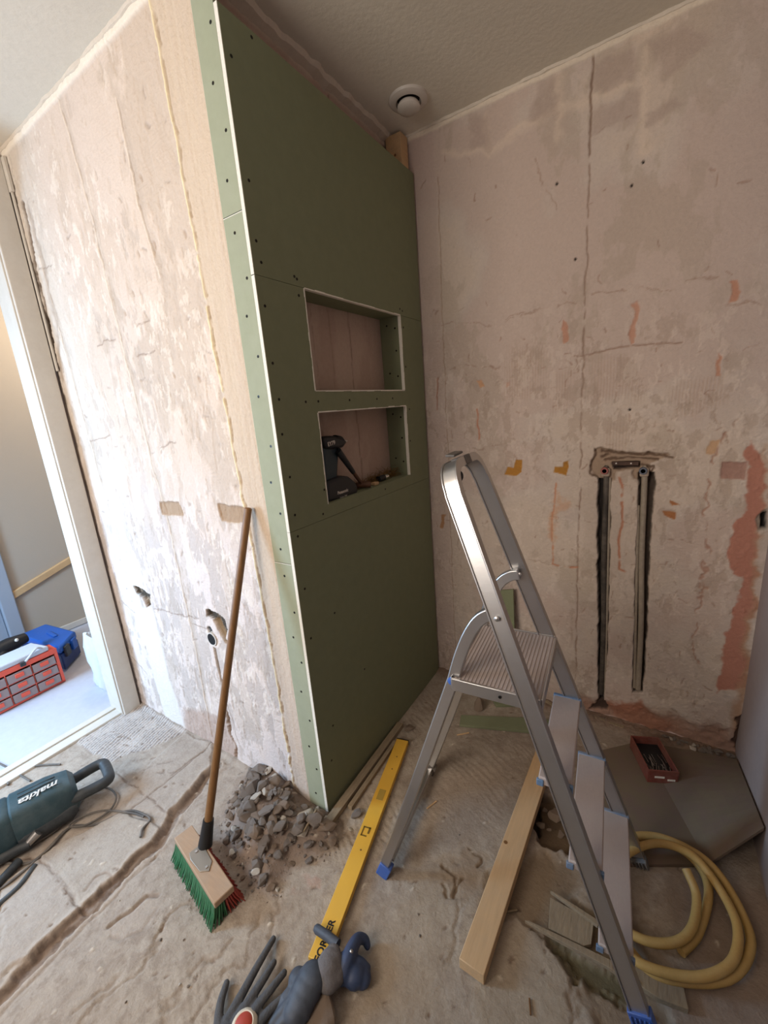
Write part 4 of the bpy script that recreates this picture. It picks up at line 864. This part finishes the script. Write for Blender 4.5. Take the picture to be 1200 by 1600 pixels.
# ================================================================ demolition hammer at the left
m_teal = mat('teal_plastic', (34, 62, 70), .5, bump=.05, var=.08, dust=.35, dustcol=(110, 120, 122))
m_dk = mat('dark_plastic', (34, 38, 42), .55, bump=.1, var=.1, dust=.35, dustcol=(120, 124, 124))
p0 = FL(-75, 1342, .075); p1 = FL(168, 1207, .075)
dx = Vector((p1[0] - p0[0], p1[1] - p0[1], 0)); ln = dx.length; dx.normalize(); dy = Vector((0, 0, 1)).cross(dx)
M_ = frame((p0[0], p0[1], .086), dx, dy)
t = thing('demolition_hammer', (p0[0] + dx[0] * ln * .5, p0[1] + dx[1] * ln * .5, 0), 'big teal and black demolition hammer lying on the floor at the left', 'power tool')
def sect(mb, xs, prof):          # rounded body lofted from half sizes (w, h, offset z)
    n = 20; V_ = []
    for x, (w_, h_, oz) in zip(xs, prof):
        for j in range(n):
            a = 2 * PI * j / n; c_, s_ = math.cos(a), math.sin(a); k = .5
            V_.append(M_ @ Vector((x, math.copysign(abs(c_) ** k, c_) * w_, math.copysign(abs(s_) ** k, s_) * h_ + oz)))
    F_ = [(i * n + j, i * n + (j + 1) % n, (i + 1) * n + (j + 1) % n, (i + 1) * n + j) for i in range(len(xs) - 1) for j in range(n)]
    return mb.add(V_, F_ + [tuple(range(n - 1, -1, -1)), tuple(range((len(xs) - 1) * n, len(xs) * n))])
# lengths from the nose (x=0, beyond the left edge) to the handle end (x=ln)
sect(MB(), [0, .02, .30 * ln, .34 * ln, .36 * ln], [(.044, .05, 0), (.072, .074, 0), (.080, .084, 0), (.079, .082, 0), (.074, .074, 0)]).build('gear_housing', m_teal, t, smooth=True)
sect(MB(), [.345 * ln, .37 * ln, .60 * ln, .74 * ln, .775 * ln], [(.072, .072, 0), (.080, .084, 0), (.078, .080, 0), (.068, .068, 0), (.050, .048, 0)]).build('motor_housing', m_teal, t, smooth=True)
sect(MB(), [.36 * ln, .40 * ln, .70 * ln, .745 * ln], [(.081, .028, -.044), (.084, .036, -.044), (.081, .034, -.042), (.068, .026, -.038)]).build('lower_shell', m_dk, t, smooth=True)
mb = MB(); c = [(.72, -.050), (.80, -.058), (.92, -.064), (.975, -.060), (1.0, -.040), (1.0, .040), (.975, .060), (.92, .064), (.80, .058), (.72, .050)]
mb.tube(arc([M_ @ Vector((x * ln, y, 0)) for x, y in c], 6), .020, 12); mb.build('handle', m_dk, t, smooth=True)
mb = MB()
for y in (-.025, .0, .025): mb.bar([M_ @ Vector((.42 * ln, y, .0845 - abs(y) * .10)), M_ @ Vector((.66 * ln, y * .9, .0805 - abs(y) * .10))], (0, 0, 1), .003, .004)
mb.build('ribs', m_dk, t)
for x, y in ((.70, .034), (.70, -.034), (.40, -.04), (.52, -.046)): MB().lathe([(.006, 0), (.006, .002), (.003, .001)], M_ @ Vector((x * ln, y, .036 if x < .6 else .042)), (0, -.5, 1), 10).build('screw', m_black, t)
tm = M_ @ Matrix.Translation((.55 * ln, -.030, .0845)) @ Matrix.Rotation(PI, 4, 'Z') @ Matrix.Rotation(0.0, 4, 'X')
text('makita', .044, tm, m_valve, t, shear=.25, bold=.0010)
# side handle and chisel beneath the nose
o = MB().tube([FL(-40, 1365, .03), FL(25, 1328, .03), FL(48, 1318, .03)], [.02, .020, .017], 14).build('side_grip', m_dk, t, smooth=True)
MB().tube([FL(40, 1322, .03), FL(60, 1300, .055)], [.012, .016], 12).build('grip_collar', m_alu, t, smooth=True)
# cables
def cable(px, r, m, label, z=.006, name='cable'):
    P = []
    for q in px:
        zz = q[2] if len(q) > 2 else z; c = FL(q[0], q[1], 0); P.append(Vector((c[0], c[1], floor_h(c[0], c[1]) + zz)) if c[0] > -1.38 else Vector((c[0], c[1], zz)))
    o = MB().tube(arc(P, 10), r, 8).build(name, m, smooth=True); return tag(o, label, 'cable')
m_cab = mat('dusty_rubber_cable', (70, 68, 66), .7, bump=.2, var=.15, dust=.4)
cable([(-20, 1345), (40, 1352), (75, 1332), (110, 1295), (150, 1290), (200, 1268), (228, 1276), (235, 1284), (224, 1300), (221, 1313)], .0042, m_cab, 'dusty grey cable end curling away from the demolition hammer')
cable([(50, 1325), (90, 1300), (120, 1268), (140, 1240), (168, 1234), (182, 1246), (178, 1262), (165, 1275), (135, 1293), (110, 1295), (125, 1282), (160, 1270), (205, 1274), (226, 1280)], .0038, m_cab, 'looped cable lying beside the demolition hammer', z=.012)
cable([(-10, 1400), (20, 1382), (60, 1345), (100, 1302)], .0045, m_cab, 'straight stretch of cable in front of the hammer side grip')
cable([(-15, 1232), (8, 1222), (28, 1206), (60, 1198), (95, 1196)], .0042, m_cab, 'cable behind the demolition hammer, next to the doorway')
cable([(-10, 1190), (10, 1200), (30, 1212), (48, 1222)], .004, m_cab, 'thin cable crossing the doorway corner behind the hammer')
cable([(8, 1205), (14, 1228)], .005, m_cab, 'short upright stub of cable behind the hammer')
# bundle of black tubing at the left edge
o = MB().tube([FL(-50, 1420, .02), FL(0, 1378, .02), FL(30, 1345, .02)], .014, 12).build('chisel', m_dk, smooth=True); tag(o, 'black chisel shaft lying at the left edge under the hammer', 'chisel')
o = MB().tube(arc([FL(-30, 1440, .01), FL(0, 1412, .01), FL(30, 1385, .01), FL(55, 1352, .01)], 6), .009, 10).build('hose_piece', m_dk, smooth=True); tag(o, 'dark flexible tube at the left edge in front of the chisel shaft', 'tube')
# ================================================================ gloves
m_glove = mat('grey_knit', (70, 72, 76), .95, bump=.8, scale=180, var=.2, dust=.45, dustcol=(124, 120, 116))
m_gblue = mat('blue_grey_rubber', (58, 64, 74), .6, bump=.3, scale=60, var=.2, dust=.4, dustcol=(104, 108, 116))
m_cuff = mat('grey_cuff', (104, 100, 100), .95, bump=.6, scale=160, var=.12, dust=.4, dustcol=(140, 130, 124))
m_navy = mat('navy_rubber', (44, 60, 92), .5, bump=.2, scale=50, var=.2, dust=.3, dustcol=(96, 104, 124))
def fing(mb, pts, r): mb.tube(arc([FL(x, y, z) for x, y, z in pts], 5), [r[0] + (r[1] - r[0]) * k / (5 * (len(pts) - 1)) for k in range(5 * (len(pts) - 1) + 1)], 10); c = FL(*pts[-1]); mb.ball(c, r[1], 8)
def sball(mb, q, r, k=.6): mb.ball(FL(*q), r, 14, (1, 1, k))
g = thing('work_glove', FL(390, 1580, 0), 'dark grey knitted work glove at the bottom edge, thin fingers stretched towards the broom', 'glove')
mb = MB()
for pts in (((352, 1600, .02), (380, 1550, .03), (402, 1510, .03), (427, 1467, .012)), ((362, 1606, .02), (392, 1560, .035), (412, 1530, .035), (428, 1504, .022)), ((378, 1610, .02), (404, 1570, .035), (424, 1545, .04), (444, 1520, .03)), ((395, 1612, .02), (420, 1580, .03), (446, 1555, .03)), ((340, 1612, .02), (344, 1570, .022), (354, 1536, .014))): fing(mb, pts, (.0125, .0085))
for q, r in (((350, 1622, .02), .030), ((372, 1625, .024), .034), ((395, 1625, .022), .030), ((365, 1650, .02), .04)): sball(mb, q, r)
mb.build('glove_body', m_glove, g, remesh=.003)
g = thing('work_glove', FL(500, 1520, 0), 'grey and blue work glove lying across the near end of the yellow level', 'glove')
mb = MB()
for q, r in (((462, 1580, .035), .030), ((472, 1562, .04), .036), ((480, 1545, .045), .038), ((488, 1530, .05), .038), ((496, 1524, .045), .030), ((466, 1530, .035), .026)): sball(mb, q, r, .8)
for pts in (((470, 1575, .03), (448, 1590, .03), (432, 1612, .02)), ((480, 1580, .03), (464, 1600, .03), (455, 1622, .02)), ((462, 1560, .035), (446, 1575, .035), (425, 1600, .02)), ((460, 1545, .03), (446, 1560, .03), (430, 1580, .02))): fing(mb, pts, (.016, .011))
mb.build('glove_body', m_gblue, g, remesh=.003)
mb = MB()
for q, r in (((514, 1530, .046), .030), ((512, 1514, .054), .034), ((514, 1502, .054), .028), ((520, 1490, .050), .022), ((520, 1505, .052), .028), ((522, 1522, .044), .030)): sball(mb, q, r, .8)
mb.build('cuff', m_cuff, g, remesh=.004)
mb = MB(); fing(mb, ((528, 1476, .050), (512, 1463, .048), (496, 1452, .040)), (.0125, .012)); mb.build('strap', m_gblue, g, smooth=True)
mb = MB()
for pts in (((534, 1525, .035), (543, 1500, .048), (552, 1478, .044), (560, 1467, .036), (570, 1468, .024), (574, 1478, .014)), ((534, 1524, .03), (550, 1528, .03), (566, 1534, .018)), ((538, 1500, .04), (536, 1518, .035), (530, 1535, .025)), ((548, 1508, .030), (562, 1506, .028), (574, 1512, .018))): fing(mb, pts, (.022, .010))
for q, r in (((536, 1512, .036), .032), ((546, 1500, .036), .022), ((554, 1524, .026), .030), ((566, 1528, .018), .024)): sball(mb, q, r, .8)
mb.build('rubber_cuff_end', m_navy, g, remesh=.003)
MB().ball(FL(549, 1487, .062), .0055, 8).build('press_stud', m_alu, g, smooth=True)
# white cap with a red middle at the bottom edge
c = FL(385, 1618, 0); t = thing('round_lid', (c[0], c[1], 0), 'round white lid with a red centre at the bottom edge, beside the gloves', 'lid')
c = Vector((c[0], c[1], .0))
MB().lathe([(.030, 0), (.033, .01), (.033, .030), (.030, .040), (.023, .045), (.020, .044)], c, (0, 0, 1), 32).build('lid', mat('cream_plastic', (222, 208, 186), .5), t, smooth=True)
MB().lathe([(.0205, .040), (.0205, .045), (.015, .049), (.0, .050)], c, (0, 0, 1), 28).build('red_button', mat('dull_red', (170, 62, 44), .6), t, smooth=True)
# ================================================================ things in the lower niche
xm = -.052
def X_(x, y, X=xm): return XX(x, y, X)
t = thing('cordless_drill', (xm, .30, ZD), 'black cordless drill standing in the lower niche', 'drill')
m_d = mat('black_drill_rubber', (26, 28, 32), .5, bump=.1, var=.1)
m_d2 = mat('dark_teal_drill', (30, 48, 56), .5, bump=.05)
def prof(px, dxx, m, nm, bev=.005, par=None, X0=xm): 
    P = [X_(*q, X0) for q in px]; return MB().prism([Vector((X0 + dxx / 2, p[1], p[2])) for p in P], (-dxx, 0, 0)).build(nm, m, par or t, bevel=bev)
prof(((497, 683), (512, 681), (527, 684), (536, 690), (528, 700), (512, 703), (500, 702)), .058, m_d, 'motor_housing', .014)
c = X_(526, 689); e = X_(546, 689); dv_ = (e - c).normalized()
MB().tube([c - dv_ * .01, c + dv_ * .02, c + dv_ * .034], [.022, .019, .011], 18).build('chuck', m_d, t, smooth=True)
MB().tube([c + dv_ * .03, c + dv_ * .062], .0035, 8).build('bit', m_alu, t)
prof(((500, 698), (526, 698), (524, 712), (522, 748), (506, 755), (500, 755)), .036, m_d2, 'handle', .01)
bt = prof(((500, 752), (524, 743), (534, 744), (544, 752), (549, 762), (547, 774), (500, 785)), .072, m_d, 'battery', .010)
q = X_(536, 768, xm + .0365); text('Panasonic', .016, frame(q, (0, 1, 0), (0, 0, 1)), m_valve, t, bold=.0004); q = X_(537, 776, xm + .0365); text('Li-ion 18V', .010, frame(q, (0, 1, 0), (0, 0, 1)), m_valve, t)
q = X_(518, 693, xm + .0295); text('EY79', .020, frame(q, (0, 1, .1), (0, 0, 1)), m_valve, t, bold=.0004)
zs = ZD
t = thing('claw_hammer', (xm, .44, ZD), 'old hammer leaning on the drill in the lower niche, head down', 'hammer')
a, b, c = X_(528, 704, -.025), X_(552, 738, -.03), X_(566, 760, -.035)
c[2] = max(c[2], ZD + .018)
MB().tube([a, a.lerp(b, .5), b], [.0125, .011, .009], 12).build('grip', m_d, t, smooth=True)
MB().tube([b, c], [.0075, .007], 10).build('shaft', mat('brown_steel', (92, 62, 44), .6, .3, bump=.3), t, smooth=True)
MB().tube([c + Vector((-.03, -.02, -.002)), c, c + Vector((.028, .02, -.002))], [.008, .014, .013], 10).build('hammer_head', bpy.data.materials['brown_steel'], t, smooth=True)
t = thing('metal_clamp', (xm, .66, ZD), 'small chrome and black fitting at the right of the lower niche', 'fitting')
q = X_(600, 750, -.05); q[2] = ZD + .013
MB().tube([q + Vector((0, -.045, 0)), q + Vector((0, .0, 0))], .013, 14).build('body', m_d, t, smooth=True)
MB().tube([q + Vector((0, .0, 0)), q + Vector((0, .014, 0)), q + Vector((0, .028, 0))], [.0105, .012, .0105], 14).build('chrome_nut', mat('chrome', (235, 232, 228), .25, 1.0), t, smooth=True)
o = MB().box((-.04, .515, ZD), (-.018, .545, ZD + .012)).build('wood_chip', m_pine, bevel=.002); tag(o, 'small pale wood chip between hammer head and chrome fitting', 'chip')
mb = MB(); rh = random.Random(6)
for k in range(420):
    y = .43 + .33 * rh.random(); x = XP + .012 + rh.random() * .045; h_ = .006 + .045 * rh.random() * sst(.43, .78, y)
    p = Vector((x, y, ZD + .002 + rh.random() * h_)); P = [p]
    d_ = Vector((rh.uniform(-.3, .3), rh.choice((-1, 1)), rh.uniform(-.3, .3)))
    for i in range(4): p = p + d_ * .010; p[2] = max(p[2], ZD + .001); p[0] = min(max(p[0], XP + .004), -.02); p[1] = min(p[1], Y2 - .003); P.append(p.copy()); d_ += Vector((rh.uniform(-.5, .5), rh.uniform(-.3, .3), rh.uniform(-.5, .5)))
    mb.tube(P, .0007, 3, caps=False)
o = mb.build('hemp_fibre', mat('hemp', (122, 92, 44), .9, var=.3), weld=False); tag(o, 'tuft of brown plumber\'s hemp along the back of the lower niche', 'hemp', kind='stuff')
# ================================================================ through the doorway
m_or = mat('orange_red_plastic', (232, 96, 74), .45, var=.04); m_clear = mat('smoky_clear_plastic', (176, 160, 158), .25, alpha=.75); m_lid = mat('pale_clear_lid', (196, 200, 208), .3, var=.04)
A = FL(103, 1064, 0); B = FL(0, 1116, 0)
dx = (B - A); dx[2] = 0; dx.normalize(); bk = Vector((-dx[1], dx[0], 0)) 
if bk[0] > 0: bk = -bk
HC = .225; Lc = .38
M_ = Matrix(((dx[0], bk[0], 0, A[0]), (dx[1], bk[1], 0, A[1]), (0, 0, 1, 0), (0, 0, 0, 1)))
t = thing('parts_organiser', A + dx * Lc / 2, 'orange-red storage case with nine little drawers standing in the hallway', 'case')
mb = MB().box((0, 0, 0), (Lc, .012, .012), M_).box((0, 0, HC - .03), (Lc, .012, HC), M_).box((0, 0, 0), (.016, .10, HC), M_).box((Lc - .016, 0, 0), (Lc, .10, HC), M_).box((0, .09, 0), (Lc, .10, HC), M_).box((0, 0, 0), (Lc, .10, .01), M_).box((0, 0, HC - .010), (Lc, .10, HC), M_)
for k in (1, 2): mb.box((.01, 0, .012 + k * .061 - .004), (Lc - .01, .09, .012 + k * .061 + .002), M_); mb.box((.016 + k * .116 - .002, .0, .01), (.016 + k * .116 + .002, .09, HC - .02), M_)
mb.build('frame', m_or, t, bevel=.0015)
for r in range(3):
    for c_ in range(3):
        x0 = .020 + c_ * .116; z0 = .014 + r * .061
        d = MB().box((x0, -.004, z0), (x0 + .108, -.001, z0 + .050), M_).box((x0, -.004, z0), (x0 + .003, .08, z0 + .045), M_).box((x0 + .105, -.004, z0), (x0 + .108, .08, z0 + .045), M_).box((x0, -.004, z0), (x0 + .108, .08, z0 + .003), M_).build('drawer', m_clear, t, bevel=.001)
        MB().box((x0 + .034, -.012, z0 + .020), (x0 + .074, -.004, z0 + .042), M_).build('drawer_pull', m_or, d, bevel=.002)
        MB().box((x0 + .01, .004, z0 + .004), (x0 + .098, .07, z0 + .022), M_).build('contents', mat('drawer_bits', (120, 96, 92), .7, var=.4, scale=90) if not bpy.data.materials.get('drawer_bits') else bpy.data.materials['drawer_bits'], d)
P = [M_ @ Vector((x, y, HC + .0)) for x, y in ((.03, .004), (Lc + .12, -.0), (Lc + .12, .15), (.06, .16))]
mb = MB().prism(P, (0, 0, .032)); lid = mb.build('lid', m_lid, t, bevel=.008)
mb = MB().tube(arc([M_ @ Vector(v) for v in ((.06, .01, HC + .03), (.09, -.008, HC + .05), (.13, -.01, HC + .02), (.16, .0, HC - .01))], 6), .006, 8); mb.build('carry_handle', m_lid, t, smooth=True)
MB().box((.15, -.012, HC - .018), (.175, -.0005, HC + .006), M_).build('latch', m_dk, t, bevel=.002)
# blue case
m_bl = mat('blue_case_plastic', (34, 92, 176), .4, var=.05)
P = [FL(x, y, .17) for x, y in ((72, 974), (118, 986), (92, 1012), (28, 992))]
c = sum(P, Vector()) / 4; t = thing('tool_case', (c[0], c[1], 0), 'blue plastic tool case behind the orange-red drawer case', 'case')
for z0, z1, nm in ((.005, .115, 'base'), (.12, .17, 'lid')):
    MB().prism([Vector((c[0] + (p[0] - c[0]) * 1.0, c[1] + (p[1] - c[1]) * 1.0, z0)) for p in P], (0, 0, z1 - z0)).build(nm, m_bl if nm == 'lid' else mat('dark_blue_plastic', (22, 50, 104), .45), t, bevel=.012)
for f in (.3, .7):
    q = P[1].lerp(P[2], f); e1 = (P[2] - P[1]).normalized(); nn = Vector((e1[1], -e1[0], 0)); nn = nn if nn[0] > 0 else -nn
    MB().box((-.025, -.004, .08), (.025, .014, .15), Matrix(((e1[0], nn[0], 0, q[0]), (e1[1], nn[1], 0, q[1]), (0, 0, 1, 0), (0, 0, 0, 1)))).build('latch', m_bl if f < .5 else m_dk, t, bevel=.004)
q = P[0].lerp(P[2], .5); MB().box((q[0] - .06, q[1] - .012, .1705), (q[0] + .06, q[1] + .012, .178)).build('ridge', m_bl, t, bevel=.003)
# black drill on the case
t = thing('cordless_drill', FL(25, 1005, .19), 'black cordless drill lying behind the storage case at the left edge', 'drill')
MB().tube([FL(-30, 1030, .26), FL(15, 1008, .26), FL(40, 996, .26)], [.04, .045, .03], 16).build('motor_housing', m_d, t, smooth=True)
MB().tube([FL(12, 1008, .26), FL(-8, 1040, .22)], [.026, .022], 12).build('handle', m_d, t, smooth=True)
MB().tube([FL(-25, 1022, .20), FL(12, 1016, .20)], [.05, .05], 4).build('battery', m_d, t, bevel=.008)
MB().ball(FL(26, 1000, .30), .010, 8).build('badge', m_valve, t, smooth=True)
# white bag behind the door jamb
m_bag = mat('white_plastic_bag', (206, 212, 216), .4, bump=.5, scale=12, var=.06)
c = FL(178, 1078, 0); n = 40; Z = [0, .03, .10, .18, .26, .31, .34]; R = [.10, .112, .105, .11, .112, .105, .10]; mb = MB(); V_ = []
bc2 = Vector((-1.69, .05, 0))
for z, r in zip(Z, R):
    for j in range(n):
        a = 2 * PI * j / n; rr = r * (1 + .07 * math.sin(5 * a + z * 20) + .05 * math.sin(11 * a + z * 47) + .03 * math.sin(17 * a - z * 90)); V_.append(bc2 + Vector((rr * math.cos(a) * 1.05, rr * math.sin(a) * .95, z + (.02 * math.sin(3 * a) if z > .3 else 0))))
for z, r in ((.33, .094), (.22, .09)):
    for j in range(n):
        a = 2 * PI * j / n; rr = r * (1 + .07 * math.sin(5 * a + z * 20)); V_.append(bc2 + Vector((rr * math.cos(a) * 1.02, rr * math.sin(a) * .9, z + (.02 * math.sin(3 * a) if z > .3 else 0))))
k = len(Z) + 2; F_ = [(i * n + j, i * n + (j + 1) % n, (i + 1) * n + (j + 1) % n, (i + 1) * n + j) for i in range(k - 1) for j in range(n)] + [tuple(range(n - 1, -1, -1)), tuple(range((k - 1) * n, k * n))]
mb.add(V_, F_); o = mb.build('plastic_bag', m_bag, smooth=True); tag(o, 'white open bag standing in the hallway just behind the door frame', 'bag')
